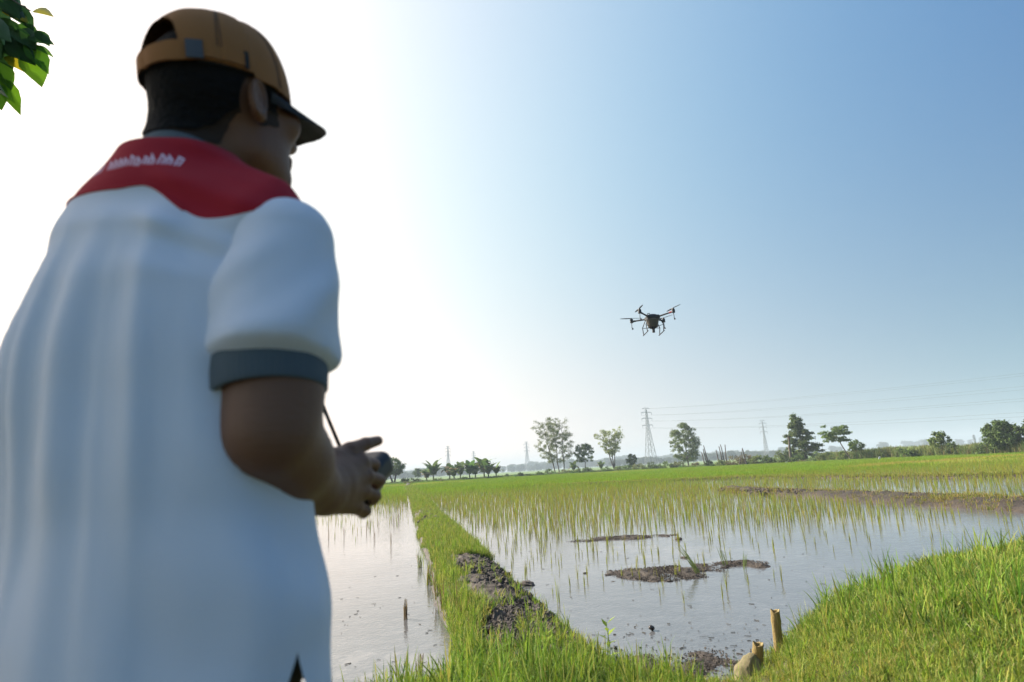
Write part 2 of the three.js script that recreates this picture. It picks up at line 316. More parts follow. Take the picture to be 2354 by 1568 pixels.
// clods of turned mud
function clodGeo(s, detail = 2, rough = 0.75) { const g = new THREE.IcosahedronGeometry(1, detail), P = g.attributes.position; for (let i = 0; i < P.count; i++) { const v = V().fromBufferAttribute(P, i), k = 1 + rough * noise3(v.x * 1.9 + s, v.y * 1.9, v.z * 1.9 + s * 3); P.setXYZ(i, v.x * k, v.y * k * 0.7, v.z * k); } g.computeVertexNormals(); return g; }
const clods = [clodGeo(1), clodGeo(5), clodGeo(11)];
{
  reseed(31);
  const lists = [[], [], []];
  for (let k = 0; k < 5200; k++) {
    const d = 4.4 + 14 * Math.pow(rnd(), 2.2), u = rr(-0.9, 0.9), z = -d, x = dikeX(z) + u * 0.48;
    const bare = d < 9.2 ? ss(-0.5, 0.1, u + 0.3 * noise2(z * 1.5, 4)) : ss(0.2, 0.5, noise2(z * 0.6, 8));
    if (rnd() > bare) continue;
    const y = -0.02 + 0.2 * Math.pow(1 - u * u, 0.6), s = rr(0.006, 0.036) * (rnd() < 0.08 ? 1.6 : 1);
    lists[k % 3].push([mtx(V(x, y, z), rr(0, 6), s, rr(-1, 1), rr(-1, 1)), lin(1, 1, 1).multiplyScalar(rr(0.7, 1.25))]);
  }
  for (let k = 0; k < 1500; k++) {
    const t = rnd(), u = rr(-1, 1), z = mix(-8.5, -26, t), x = mix(11, 8.5, ss(0, 1, t) * 0.3 + t * 0.7) + u * mix(1.1, 0.4, t), s = rr(0.02, 0.06);
    lists[k % 3].push([mtx(V(x, -0.02 + 0.17 * Math.pow(Math.max(0, 1 - u * u), 0.6), z), rr(0, 6), s, rr(-1, 1), rr(-1, 1)), lin(1, 1, 1).multiplyScalar(rr(0.7, 1.25))]);
  }
  const clodMat = std(lin(0.075, 0.06, 0.048), 0.9, { bumpMap: rep(grainTex, 2), bumpScale: 0.004 });
  lists.forEach((l) => stuff('mud_clods', clods[lists.indexOf(l)], clodMat, l, 'loose crumbly mud clods along the dikes', 'mud'));
  M.clod = clodMat;
}
// low mud islands among the seedlings
function mudPatch(label, cx, cz, a, b, turn, s0) {
  const g = gridSheet(steps(-1.2, 1.2, 0.03), steps(-1.2, 1.2, 0.03), (x, z) => 0);
  const P = g.attributes.position, c = Math.cos(turn), s = Math.sin(turn);
  for (let i = 0; i < P.count; i++) {
    const x = P.getX(i), z = P.getZ(i), r = Math.hypot(x, z), X = cx + a * x * c - b * z * s, Z = cz + a * x * s + b * z * c;
    const h = 0.05 * (1 - r) + 0.075 * fbm(X * 4.2 + s0, Z * 4.2, 4) + 0.014 * noise2(X * 14, Z * 14) + 0.01 * noise2(X * 31, Z * 31) - 0.012;
    P.setXYZ(i, X, Math.max(-0.03, h * 0.8), Z);
  }
  g.computeVertexNormals(); return top('mud_patch', g, M.mud, label, null, null, 'structure');
}
mudPatch('low island of crumbly mud in the open water', 1.66, -7.75, 0.62, 0.46, 0.0, 3);
mudPatch('thin strip of mud at the front of the dense rice', 1.75, -11.6, 0.9, 0.3, 0.05, 9);
mudPatch('small mud shoal beside the grass clump', 2.62, -8.1, 0.45, 0.25, 0.3, 17);
{ // crumbs of soil and husks lying on the islands
  reseed(47); const l = [[], [], []];
  for (let k = 0; k < 9000; k++) { const [cx, cz, a, b] = [[1.66, -7.75, 0.62, 0.46], [1.75, -11.6, 0.9, 0.3], [2.62, -8.1, 0.45, 0.22], [1.0, -4.35, 0.5, 0.3]][k % 4 === 3 ? (k % 8 === 3 ? 3 : 2) : k % 3 ? 0 : 1], r = Math.sqrt(rnd()) * 1.15, t = rr(0, 6.3), s = rr(0.002, 0.0065), N = fbm((cx + a * r * Math.cos(t)) * 4.2 + [3, 9, 17, 27][[1.66, 1.75, 2.62, 1.0].indexOf(cx)], (cz + b * r * Math.sin(t)) * 4.2, 4); if (0.05 * (1 - r) + 0.075 * N < 0.002 * rnd()) continue; l[k % 3].push([mtx(V(cx + a * r * Math.cos(t), rr(0.0, 0.012) + 0.022 * Math.max(0, 1 - r), cz + b * r * Math.sin(t)), t, s, t, t), lin(1, 1, 1).multiplyScalar(Math.pow(rnd(), 2) * 3.6 + 0.5)]); }
  l.forEach((x, k) => stuff('soil_crumbs', clods[k], M.clod, x, 'crumbs of soil scattered over the mud islands', 'soil'));
}
mudPatch('dark mud shoal at the foot of the bank by the stakes', 1.05, -4.3, 0.5, 0.3, 0.5, 27);

// ------------------------------------------------------------ rice and grass
function bunch(n, len, wid, spread, lean, bend, cols, seg = 3, foot = 0.012) {
  const f = new Faces();
  for (let k = 0; k < n; k++) { const a = rr(0, 6.283), c = cols[Math.floor(rnd() * cols.length)], v = rr(0.8, 1.2); f.blade(V(gauss() * foot, 0, gauss() * foot), a, len * rr(0.6, 1.1), wid * rr(0.7, 1.2), Math.abs(gauss()) * lean, rr(-0.1, 1) * bend, c.map((x) => x * v), seg, 0.06, rr(-0.6, 0.6)); }
  return f.geometry();
}
reseed(101);
const RICE = [[0.36, 0.41, 0.05], [0.44, 0.45, 0.065], [0.29, 0.36, 0.04], [0.38, 0.32, 0.08], [0.17, 0.115, 0.05]];
const riceGeos = [0, 1, 2, 3].map(() => bunch(10, 0.255, 0.0054, 0.012, 0.12, 0.3, RICE));
const LUSH = [[0.2, 0.33, 0.018], [0.24, 0.36, 0.022], [0.29, 0.37, 0.03], [0.17, 0.28, 0.016]];
const front = [[-40, -34], [-10, -30], [-3.2, -21], [-1.9, -16], [-0.6, -12.4], [0.74, -9.9], [2.1, -9.6], [4.4, -10.6], [6.9, -9.7], [8.2, -10.4], [8.5, -12]];
function frontZ(x) { for (let k = 0; k < front.length - 1; k++) if (x < front[k + 1][0]) return mix(front[k][1], front[k + 1][1], clamp((x - front[k][0]) / (front[k + 1][0] - front[k][0]))); return -13; }
const lineThree = (x) => x < 8 ? -46 : x < 14.3 ? mix(-45, -40, (x - 8) / 6.3) : x < 19.4 ? mix(-40, -24.6, (x - 14.3) / 5.1) : mix(-24.6, -20, (x - 19.4) / 10);
function riceShare(x, z) {   // how much of the ground is planted
  const side = x - dikeX(z);
  if (Math.abs(side) < 0.6) return 0;
  const patch = noise2(x * 0.35, z * 0.22);
  if (side < 0) return ss(-22, -30, z + 3 * patch) * mix(0.35, 1, ss(-30, -37, z));
  const dx2 = x - mix(11, 8.5, clamp((-8.5 - z) / 17.5));
  if (z > -26 && dx2 > -1.2 && dx2 < 1.3) return 0.0;
  if (dx2 >= 1.2 && z > lineThree(x)) return (0.5 + 0.35 * patch) * ss(-10, -15, z);
  if (z < lineThree(x) - 0.5) return 1;
  const beyond = frontZ(x) - z + 1.2 * patch;
  return clamp(ss(-0.5, 4.5, beyond) * 0.9 + ss(3, 8, beyond) * 0.2 - 0.4 * ss(0.35, 0.7, patch));
}
{
  reseed(202);
  const lists = [[], [], [], []], single = [];
  const rows = 0.21;
  for (let z = 8; z > -62; z -= rows) {
    const half = 62;
    for (let x = -half; x < half; x += rows) {
      const X = x * 0.96 + z * 0.28 + gauss() * 0.085, Z = z * 0.96 - x * 0.28 + gauss() * 0.085; if (Z > -5.4 || Z < -46 || Math.abs(X) > -Z + 2) continue;
      if (bankDist(X, Z) > -0.4) continue;
      const p = riceShare(X, Z); let go = rnd() < p, lone = false;
      if (!go && p < 0.05 && Math.abs(X - dikeX(Z)) > 0.6 && rnd() < (X > dikeX(Z) ? 0.34 * ss(6, 0.5, Z - frontZ(X)) * ss(3.6, 0, X) + 0.16 * ss(3, 0, Z - frontZ(X)) : 0.16 * ss(-12, -24, Z))) { go = true; lone = true; }
      if (!go || (X > dikeX(Z) && X < 9 && Z > frontZ(X) + 5.5)) continue;
      const s = rr(0.7, 1.15) * (lone ? rr(0.55, 0.95) : 1) * mix(1, 1.08, ss(-15, -40, Z)), m = mtx(V(X, -0.015, Z), rr(0, 6.3), s, gauss() * 0.05, gauss() * 0.05), far = ss(-25, -45, Z);
      const tint = lin(rr(0.8, 1.15) * mix(1, 0.8, far), rr(0.88, 1.1), rr(0.8, 1.1) * mix(1, 0.7, far));
      if (Z > -13 && X > dikeX(Z) && X < 8.6) single.push([Z, m, tint]); else lists[Math.floor(rnd() * 4)].push([m, tint]);
    }
  }
  // the nearest seedlings stand as plants of their own
  single.sort((a, b) => b[0] - a[0]);
  single.forEach(([Z, m, tint], k) => {
    if (k < 280) {
      const near = Z > -8.9;
      const X = m.elements[12], spot = near ? 0 : X < 0.9 ? 1 : X < 3.2 ? 2 : X < 5.8 ? 3 : 4;
      const o = top('rice_seedling', riceGeos[k % 4], M.rice, ['thin lone rice seedling standing in the open water before the rows', 'rice seedling in the front rows nearest the grassy dike', 'rice seedling in the front rows around the thin mud strip', 'rice seedling in the front rows right of the thin mud strip', 'rice seedling in the front rows nearest the wide mud dike'][spot], 'rice plant', ['lone seedlings in the open water', 'front row seedlings by the grassy dike', 'front row seedlings at the mud strip', 'front row seedlings right of the strip', 'front row seedlings by the mud dike'][spot]);
      m.decompose(o.position, o.quaternion, o.scale);
    } else lists[k % 4].push([m, tint]);
  });
  lists.forEach((l, k) => stuff('rice_rows', riceGeos[k], M.rice, l, 'rows of young rice growing in the flooded plots', 'rice'));
}
{ // the far, closed stand of rice: square metres of plants
  reseed(303);
  const patchGeo = (cols, h) => { const f = new Faces(); for (let k = 0; k < 190; k++) { const c = cols[Math.floor(rnd() * cols.length)], v = rr(0.75, 1.2); f.blade(V(rr(-0.85, 0.85), 0, rr(-0.85, 0.85)), rr(0, 6.3), h * rr(0.6, 1.1), 0.022, Math.abs(gauss()) * 0.22, rr(0, 0.6), c.map((x) => x * v), 2, 0.06, rr(-0.6, 0.6)); } return f.geometry(); };
  const gs = [patchGeo(LUSH, 0.34), patchGeo(LUSH, 0.3), patchGeo(RICE.slice(0, 4), 0.3)], lists = [[], [], []];
  for (let z = -43; z > -150; z -= 1.35) {
    const half = Math.min(78, -z * 0.98 + 3);
    for (let x = -half; x < half; x += 1.35) {
      const edge = x > -2 ? -118 - (x < 35 ? 0 : 0) + Math.max(0, (x - 20)) * 0.95 : -140;
      if (z < edge || z > lineThree(x) - 1 || Math.abs(x - dikeX(z)) < 1.1) continue;
      const n = noise2(x * 0.06, z * 0.09) + 0.4 * noise2(x * 0.3, z * 0.3), dry = x > 25 && Math.abs(z + 52 + (x - 40) * 0.3 + 3 * n) < 3.2;
      const k = dry || n > 0.45 ? 2 : n > 0 ? 0 : 1;
      lists[k].push([mtx(V(x + gauss() * 0.2, 0, z + gauss() * 0.2), rr(0, 6.3), rr(0.85, 1.15)), dry ? lin(1.05, 0.86, 1.1) : lin(rr(0.85, 1.1), rr(0.9, 1.08), 1)]);
    }
  }
  lists.forEach((l, k) => stuff('rice_stand', gs[k], M.rice, l, 'closed green stand of rice filling the far plots', 'rice'));
  top('far_plots', gridSheet(steps(-110, 130, 12), steps(-190, -128, 8), () => 0.02), M.green, 'green plots beyond the rice', null, null, 'structure');
}
// grass on the dikes and on the bank
reseed(404);
const GRASS = [[0.24, 0.34, 0.035], [0.31, 0.38, 0.055], [0.17, 0.26, 0.03], [0.38, 0.38, 0.09], [0.1, 0.17, 0.025]];
const DRY = [[0.42, 0.36, 0.16], [0.36, 0.28, 0.12]];
const tufts = [0, 1, 2, 3, 4, 5].map((k) => bunch(11, 0.115, 0.006, 0.02, 0.85, 1.6, k % 3 === 2 ? [...GRASS, ...DRY] : GRASS, 4, 0.03));
const longTufts = [0, 1, 2].map(() => bunch(6, 0.27, 0.008, 0.02, 0.6, 1.5, GRASS, 6, 0.03));
{
  const a = [[], [], [], [], [], []], b = [[], [], []];
  for (let k = 0; k < 26000; k++) {
    const d = 4.3 + 75 * Math.pow(rnd(), 2.6), z = -d, u = rr(-0.95, 0.95) * (1 + 0.3 * noise2(z * 1.1, 6.5)), x = dikeX(z) + u * 0.5;
    const bare = d < 9 ? ss(-0.8, -0.2, u + 0.4 * noise2(z * 1.5, 4)) * 0.97 : ss(0.15, 0.5, noise2(z * 0.6, 8)) * (d < 24 ? 0.85 : 0.2);
    if (rnd() < bare || noise2(x * 2.6, z * 1.3) > 0.38 + 0.3 * rnd()) continue;
    const y = Math.max(-0.02, -0.02 + 0.2 * Math.pow(Math.max(0, 1 - u * u), 0.6)), s = rr(0.5, 1.15) * mix(1, 1.6, ss(10, 50, d));
    const big = rnd() < 0.16;
    (big ? b[k % 3] : a[k % 6]).push([mtx(V(x, y, z), rr(0, 6.3), big ? s * 0.75 : s, gauss() * 0.15, gauss() * 0.15), lin(rr(0.85, 1.2), rr(0.9, 1.12), rr(0.8, 1.1))]);
  }
  for (let k = 0; k < 5200; k++) { const t = rnd(), u = rr(-1.1, 1.1), z = mix(-8.5, -26, t), x = mix(11, 8.5, t) + u * mix(1.1, 0.45, t); if (rnd() < 0.75 * ss(-0.2, 0.35, noise2(x * 0.9, z * 0.5) + 0.35 * (1 - Math.abs(u)))) continue; a[2 + 3 * (k % 2)].push([mtx(V(x, 0.15 * Math.pow(Math.max(0, 1 - u * u), 0.6) - 0.01, z), rr(0, 6.3), rr(0.6, 1.5)), lin(rr(0.95, 1.25), rr(0.75, 0.95), 1)]); }
  const third = new THREE.CatmullRomCurve3([[30, -20], [19.4, -24.6], [17, -31], [14.3, -40], [8, -45], [0, -49]].map(([x, z]) => V(x, 0, z)));
  for (let k = 0; k < 3000; k++) { const p = third.getPoint(rnd()); a[k % 6].push([mtx(V(p.x + gauss() * 0.35, 0.05, p.z + gauss() * 0.35), rr(0, 6.3), rr(1, 2.2)), lin(rr(0.9, 1.2), rr(0.8, 1), 1)]); }
  a.forEach((l, k) => stuff('dike_grass', tufts[k], M.blade, l, 'short yellow green grass covering the dikes', 'grass'));
  b.forEach((l, k) => stuff('dike_grass', longTufts[k], M.blade, l, 'longer grass blades hanging over the dike edges', 'grass'));
}
{
  reseed(505);
  const a = [[], [], [], [], [], []], b = [[], [], []];
  let n = 0;
  for (let k = 0; k < 300000 && n < 46000; k++) {
    const z = rr(-9.2, -1.8), x = rr(-3.2, 8.5), d = bankDist(x, z);
    if (d < -0.05 || x < -1.6 && rnd() < 0.6) continue;
    if (Math.abs(x) > -z * 0.95 + 0.6) continue;
    const edge = ss(0, 0.25, d), gap = ss(0.3, 0.6, noise2(x * 2.1, z * 2.1)) * 0.45, inlet = ss(0.5, 0.2, Math.hypot(x - 1.12, z + 3.75));
    if (rnd() < gap + 0.35 * (1 - edge) + 0.7 * inlet) continue;
    n++;
    const mid = ss(1.4, 1.1, x) * ss(-2.7, -3.1, z), y = Math.max(0, bankHeight(x, z)) - 0.01, big = rnd() < 0.045 + 0.12 * (1 - edge) + 0.1 * mid, lush = noise2(x * 0.9, z * 0.9);
    const s = rr(0.5, 1.2) * (1 + 0.45 * lush + 0.3 * noise2(x * 3.1, z * 3.1)) * mix(0.62, 1, ss(0.8, 2.2, x)), tone = lin(rr(0.8, 1.15) * (1 - 0.12 * lush), rr(0.88, 1.1), rr(0.7, 1.1));
    (big ? b[n % 3] : a[n % 6]).push([mtx(V(x, y, z), rr(0, 6.3), big ? s * rr(0.5, 1.0) * (1 + 0.5 * mid) : s, gauss() * 0.2, gauss() * 0.2), tone]);
  }
  a.forEach((l, k) => stuff('bank_grass', tufts[k], M.blade, l, 'dense bright green grass covering the near bank', 'grass'));
  b.forEach((l, k) => stuff('bank_grass', longTufts[k], M.blade, l, 'long grass blades sticking out of the near bank', 'grass'));
}

// ------------------------------------------------------------ trees, bushes and pylons beyond the rice
const barkMat = std(lin(0.11, 0.085, 0.065), 0.95, { vertexColors: false }), crownMat = leafMat({ transmission: 0.32 });
function limb(f, a, b, r0, r1, wob = 0.06) { const n = 4, pts = [], rs = [], L = a.distanceTo(b); for (let k = 0; k <= n; k++) { const t = k / n, p = a.clone().lerp(b, t); if (k && k < n) p.add(V(gauss(), gauss() * 0.3, gauss()).multiplyScalar(L * wob)); pts.push(p); rs.push(mix(r0, r1, t)); } f.tube(pts, rs, 6, [1, 1, 1]); return pts; }
// spread: leaf clumps [x, y, z, radius] in units of the tree's height; leaves scattered round each
function tree(name, label, px, dist, topPx, o) {
  const base = standing(px, dist, 0.02), H = heightAt(topPx[0], topPx[1], dist), t = thing(name, label, 'tree', o.group, base, Math.atan2(-base.x, -base.z));
  const leanTo = (topPx[0] - px) / FOC * dist * 1.0;
  const w = new Faces(), lf = new Faces(), sites = [], rt = H * (o.trunk ?? 0.018);
  const trunks = o.trunks ?? [[0, 0]];
  const crownW = (o.w / FOC) * dist, lift = o.lift ?? 0.25;
  for (const [tx, lean] of trunks) {
    const foot = V(tx * crownW, -0.1, 0), head = V(tx * crownW + lean * crownW + (o.lean ?? leanTo * 0.6), H * (o.trunkTop ?? 0.82), 0);
    const spine = limb(w, foot, head, rt, rt * 0.25, 0.02);
    const nb = o.branches ?? 12;
    for (let k = 0; k < nb; k++) {
      const u = mix(o.first ?? 0.3, 1, (k + rnd() * 0.5) / nb), p = foot.clone().lerp(head, u * 0.97), a = rr(0, 6.283), reach = crownW * 0.5 * o.shape(clamp((p.y / H - lift) / (1 - lift))) * rr(0.55, 1);
      const q = V(p.x + Math.cos(a) * reach, p.y + reach * (o.rise ?? 0.5) * rr(0.6, 1.2), p.z + Math.sin(a) * reach);
      if (q.y > H * 0.97) q.y = H * rr(0.88, 0.97);
      limb(w, p, q, rt * 0.42 * (1 - u * 0.5), rt * 0.1, 0.07);
      for (const s of [0.45, 0.7, 0.9, 1.03]) sites.push([p.clone().lerp(q, s).add(V(gauss(), gauss(), gauss()).multiplyScalar(crownW * 0.05)), 0.6 + 0.4 * s]);
    }
  }
  for (let k = 0; k < (o.fill ?? 50) * 2.2; k++) {   // twigs that fill the outline
    const v = rnd(), y = H * mix(lift, 0.98, v), r = crownW * 0.5 * o.shape(v) * Math.sqrt(rr(0.1, 1)), a = rr(0, 6.283);
    sites.push([V((o.lean ?? leanTo * 0.6) * (y / H) + r * Math.cos(a), y, r * Math.sin(a)), 0.8]);
  }
  const per = Math.round(o.leaves / sites.length);
  for (const [c, k] of sites) {
    const tone = rr(0.75, 1.2), cr = crownW * (o.clump ?? 0.085) * k * 0.85;
    for (let i = 0; i < per; i++) {
      const d = V(gauss(), gauss() * (o.flat ?? 0.75), gauss()), p = c.clone().addScaledVector(d, cr), dir = V(gauss(), gauss() - (o.droop ?? 0.3), gauss()).normalize(), n = V(gauss(), Math.abs(gauss()) + 0.5, gauss()).normalize();
      const col = o.cols[Math.floor(rnd() * o.cols.length)];
      lf.leaf(p, dir, n.addScaledVector(dir, -n.dot(dir)).normalize(), o.leaf * rr(0.6, 1.3), o.leaf * (o.slim ?? 0.5) * rr(0.7, 1.2), col.map((x) => x * tone));
    }
  }
  part('trunk', w.geometry(), barkMat, t); part('crown', lf.geometry(), crownMat, t);
  return t;
}
const dome = (v) => Math.sqrt(Math.max(0, 1 - Math.pow(Math.abs(v * 2 - 0.9) / 1.12, 2.2))), egg = (v) => Math.sqrt(Math.max(0, 1 - Math.pow(Math.abs(v - 0.4) / (v > 0.4 ? 0.6 : 0.45), 2.2))), spire = (v) => Math.max(0.12, 1 - v * 0.88), cup = (v) => 0.25 + 0.75 * Math.sqrt(clamp(v * 1.4)) * Math.sqrt(Math.max(0, 1.05 - v));
const OLIVE = [[0.2, 0.22, 0.07], [0.25, 0.26, 0.1], [0.15, 0.19, 0.06]], DARK = [[0.08, 0.13, 0.035], [0.11, 0.16, 0.045], [0.14, 0.2, 0.05]], LIGHT = [[0.3, 0.34, 0.09], [0.25, 0.3, 0.07], [0.35, 0.36, 0.12]], MID = [[0.15, 0.22, 0.05], [0.18, 0.26, 0.06], [0.12, 0.18, 0.045]];
reseed(900);
const ROW = 'trees along the far edge of the rice';
tree('tall_tree', 'tallest feathery olive tree with several bare stems', 1284, 150, [1268, 958], { w: 78, trunks: [[-0.1, -0.12], [0.02, 0.02], [0.14, 0.14]], branches: 15, first: 0.24, lift: 0.2, shape: egg, rise: 0.7, leaves: 11900, leaf: 0.34, slim: 0.35, clump: 0.075, cols: OLIVE, group: ROW, trunk: 0.012, droop: 0.5, fill: 60 });
tree('small_tree', 'small round dark green tree right of the tallest tree', 1346, 150, [1343, 1019], { w: 46, branches: 10, first: 0.42, lift: 0.36, shape: dome, leaves: 3740, leaf: 0.36, cols: DARK, group: ROW, fill: 30 });
tree('forked_tree', 'pale forked tree with an open cup shaped crown', 1412, 150, [1400, 984], { w: 70, trunks: [[0, -0.2], [0, 0.0], [0.0, 0.2]], branches: 9, first: 0.45, lift: 0.42, shape: cup, rise: 0.9, leaves: 4930, leaf: 0.32, clump: 0.07, cols: LIGHT, group: ROW, trunk: 0.017, fill: 30 });
tree('small_tree', 'lowest dark ball shaped tree between the forked tree and the pylon', 1453, 150, [1452, 1044], { w: 25, branches: 7, first: 0.3, lift: 0.2, shape: dome, leaves: 2550, leaf: 0.36, cols: DARK, group: ROW, fill: 25 });
tree('leafy_tree', 'broad olive tree with a dense crown right of the pylon', 1582, 140, [1574, 972], { w: 64, branches: 18, first: 0.22, lift: 0.14, shape: egg, rise: 0.6, leaves: 11900, leaf: 0.34, slim: 0.4, clump: 0.085, cols: [...OLIVE, ...MID], group: ROW, trunk: 0.02, fill: 70 });
tree('layered_tree', 'dark pointed tree with layered branches above the bushes', 1852, 112, [1832, 950], { w: 92, branches: 34, first: 0.14, lift: 0.1, shape: spire, rise: -0.05, leaves: 12750, leaf: 0.34, clump: 0.07, flat: 0.4, cols: [...DARK, OLIVE[0]], group: ROW, trunk: 0.02, trunkTop: 0.96, fill: 30, droop: 0.6 });
tree('leaning_tree', 'leaning flat topped tree with thin umbrella layers', 1955, 100, [1922, 975], { w: 58, branches: 9, first: 0.62, lift: 0.55, lean: -2.0, trunkTop: 0.93, shape: (v) => 1.05 - 0.3 * Math.abs(v - 0.6), rise: 0.02, leaves: 3600, leaf: 0.3, clump: 0.12, flat: 0.09, cols: MID, group: ROW, trunk: 0.02, fill: 10 });
tree('small_tree', 'small flat crowned tree at the foot of the leaning tree', 1969, 104, [1969, 1012], { w: 30, branches: 8, first: 0.5, lift: 0.45, shape: dome, flat: 0.4, leaves: 1870, leaf: 0.3, cols: MID, group: ROW, fill: 14 });
tree('small_tree', 'young tree rising out of the sugar cane', 2164, 92, [2160, 992], { w: 34, branches: 9, first: 0.35, lift: 0.3, shape: egg, leaves: 2550, leaf: 0.3, cols: [...MID, LIGHT[0]], group: ROW, fill: 22 });
tree('leafy_tree', 'dark spreading tree near the right edge over the cane', 2318, 84, [2302, 968], { w: 58, branches: 14, first: 0.3, lift: 0.22, shape: dome, rise: 0.4, leaves: 8500, leaf: 0.3, clump: 0.08, cols: [...DARK, MID[0]], group: ROW, fill: 45 });
tree('leafy_tree', 'dark tree cut by the right edge of the picture', 2384, 84, [2380, 966], { w: 54, branches: 12, first: 0.25, lift: 0.18, shape: dome, rise: 0.4, leaves: 6120, leaf: 0.3, cols: DARK, group: ROW, fill: 35 });
tree('stout_tree', 'stout forked tree beside the thumb and the controller', 904, 128, [900, 1054], { w: 58, trunks: [[0, -0.22], [0.02, 0.16]], branches: 10, first: 0.5, lift: 0.42, shape: dome, rise: 0.5, leaves: 5100, leaf: 0.36, clump: 0.08, cols: MID.concat(DARK), group: ROW, trunk: 0.045, trunkTop: 0.7, fill: 30 });
tree('small_tree', 'little hazy tree left of the banana plants', 960, 210, [958, 1077], { w: 20, branches: 7, first: 0.4, lift: 0.35, shape: dome, leaves: 1530, leaf: 0.45, cols: DARK, group: ROW, fill: 18 });

// banana plants
function banana(px, dist, topY, label, n = 17) {
  const p = standing(px, dist, 0.02), H = heightAt(px, topY - 9, dist), t = thing('banana_plant', label, 'banana plant', 'banana plants at the field edge', p, rr(0, 6)), s = new Faces(), l = new Faces();
  const h = H * 0.5; s.tube([V(0, -0.1, 0), V(0.03, h * 0.5, 0), V(0, h, 0)], [0.16, 0.13, 0.08], 7, [0.16, 0.17, 0.07]);
  for (let k = 0; k < n; k++) {
    const a = (k / n) * 6.283 + rr(-0.3, 0.3), lean = k === 0 ? 0.1 : rr(0.25, 0.75), len = H * rr(0.5, 0.8), dry = rnd() < 0.14, col = dry ? [0.25, 0.2, 0.1] : [[0.12, 0.19, 0.05], [0.16, 0.23, 0.06], [0.1, 0.16, 0.045]][k % 3].map((x) => x * rr(0.85, 1.2));
    l.blade(V(Math.sin(a) * 0.05, h * rr(0.55, 1.05), Math.cos(a) * 0.05), a, len, H * rr(0.24, 0.36), lean, dry ? 2.2 : rr(0.7, 1.7), col, 6, 0.15, rr(-0.3, 0.3));
  }
  part('stem', s.geometry(), std(lin(0.85, 0.85, 0.8), 0.8, { vertexColors: true }), t); part('leaves', l.geometry(), crownMat, t);
}
reseed(950);
[[884, 126, 1082, 'banana plant at the foot of the stout forked tree'], [980, 128, 1082, 'small banana plant left of the lone tall banana'], [996, 126, 1066, 'lone banana plant with upright fan of leaves'], [1033, 124, 1067, 'banana plant at the left end of the long clump'], [1043, 121, 1074, 'shorter banana plant second in the long clump'], [1058, 126, 1069, 'banana plant third from the left in the clump'], [1079, 119, 1061, 'banana plant with pale leaves in the middle of the clump'], [1092, 124, 1069, 'banana plant just left of the tallest banana'], [1112, 120, 1053, 'tallest banana plant of the clump'], [1122, 117, 1067, 'banana plant just right of the tallest banana'], [1140, 122, 1075, 'banana plant at the right end of the clump'], [1318, 140, 1068, 'young banana plant right of the tallest tree'], [1381, 140, 1067, 'banana plant left of the forked tree'], [1640, 118, 1078, 'low banana plant by the leaning poles']].forEach((a) => banana(...a));

// bushes
function bush(px, dist, topY, w, label, cols = MID, n = 900, leaf = 0.26) {
  const p = standing(px, dist, 0), H = Math.max(0.5, heightAt(px, topY, dist)), W = (w / FOC) * dist, t = thing('bush', label, 'bush', 'bushes along the far field edge', p, rr(0, 6)), f = new Faces(), st = new Faces(), cl = [];
  for (let k = 0; k < 13; k++) { const a = rr(0, 6.283), r = W * 0.46 * Math.sqrt(rnd()), y = H * rr(0.15, 0.85) * (1 - 0.5 * Math.pow(r / (W * 0.5), 2)); cl.push([V(r * Math.cos(a), y, r * Math.sin(a)), rr(0.75, 1.2)]); if (k < 6) st.tube([V(r * 0.2 * Math.cos(a), -0.05, r * 0.2 * Math.sin(a)), cl[k][0]], [0.03, 0.008], 5); }
  for (const [c, tone] of cl) for (let i = 0; i < n / 13; i++) { const d = V(gauss() * W * 0.13, gauss() * H * 0.17, gauss() * W * 0.13), dir = V(gauss(), gauss(), gauss()).normalize(), nn = V(gauss(), 0.6 + Math.abs(gauss()), gauss()); f.leaf(c.clone().add(d).setY(Math.max(0.02, c.y + d.y)), dir, nn.addScaledVector(dir, -nn.dot(dir)).normalize(), leaf * rr(0.6, 1.3), leaf * 0.5, cols[Math.floor(rnd() * cols.length)].map((x) => x * tone)); }
  part('stems', st.geometry(), barkMat, t); part('foliage', f.geometry(), crownMat, t);
}
reseed(970);
const RUST = [[0.2, 0.15, 0.07], [0.24, 0.19, 0.08], [0.17, 0.17, 0.05]], BRIGHT = [[0.2, 0.27, 0.05], [0.16, 0.22, 0.04], [0.24, 0.28, 0.07]];
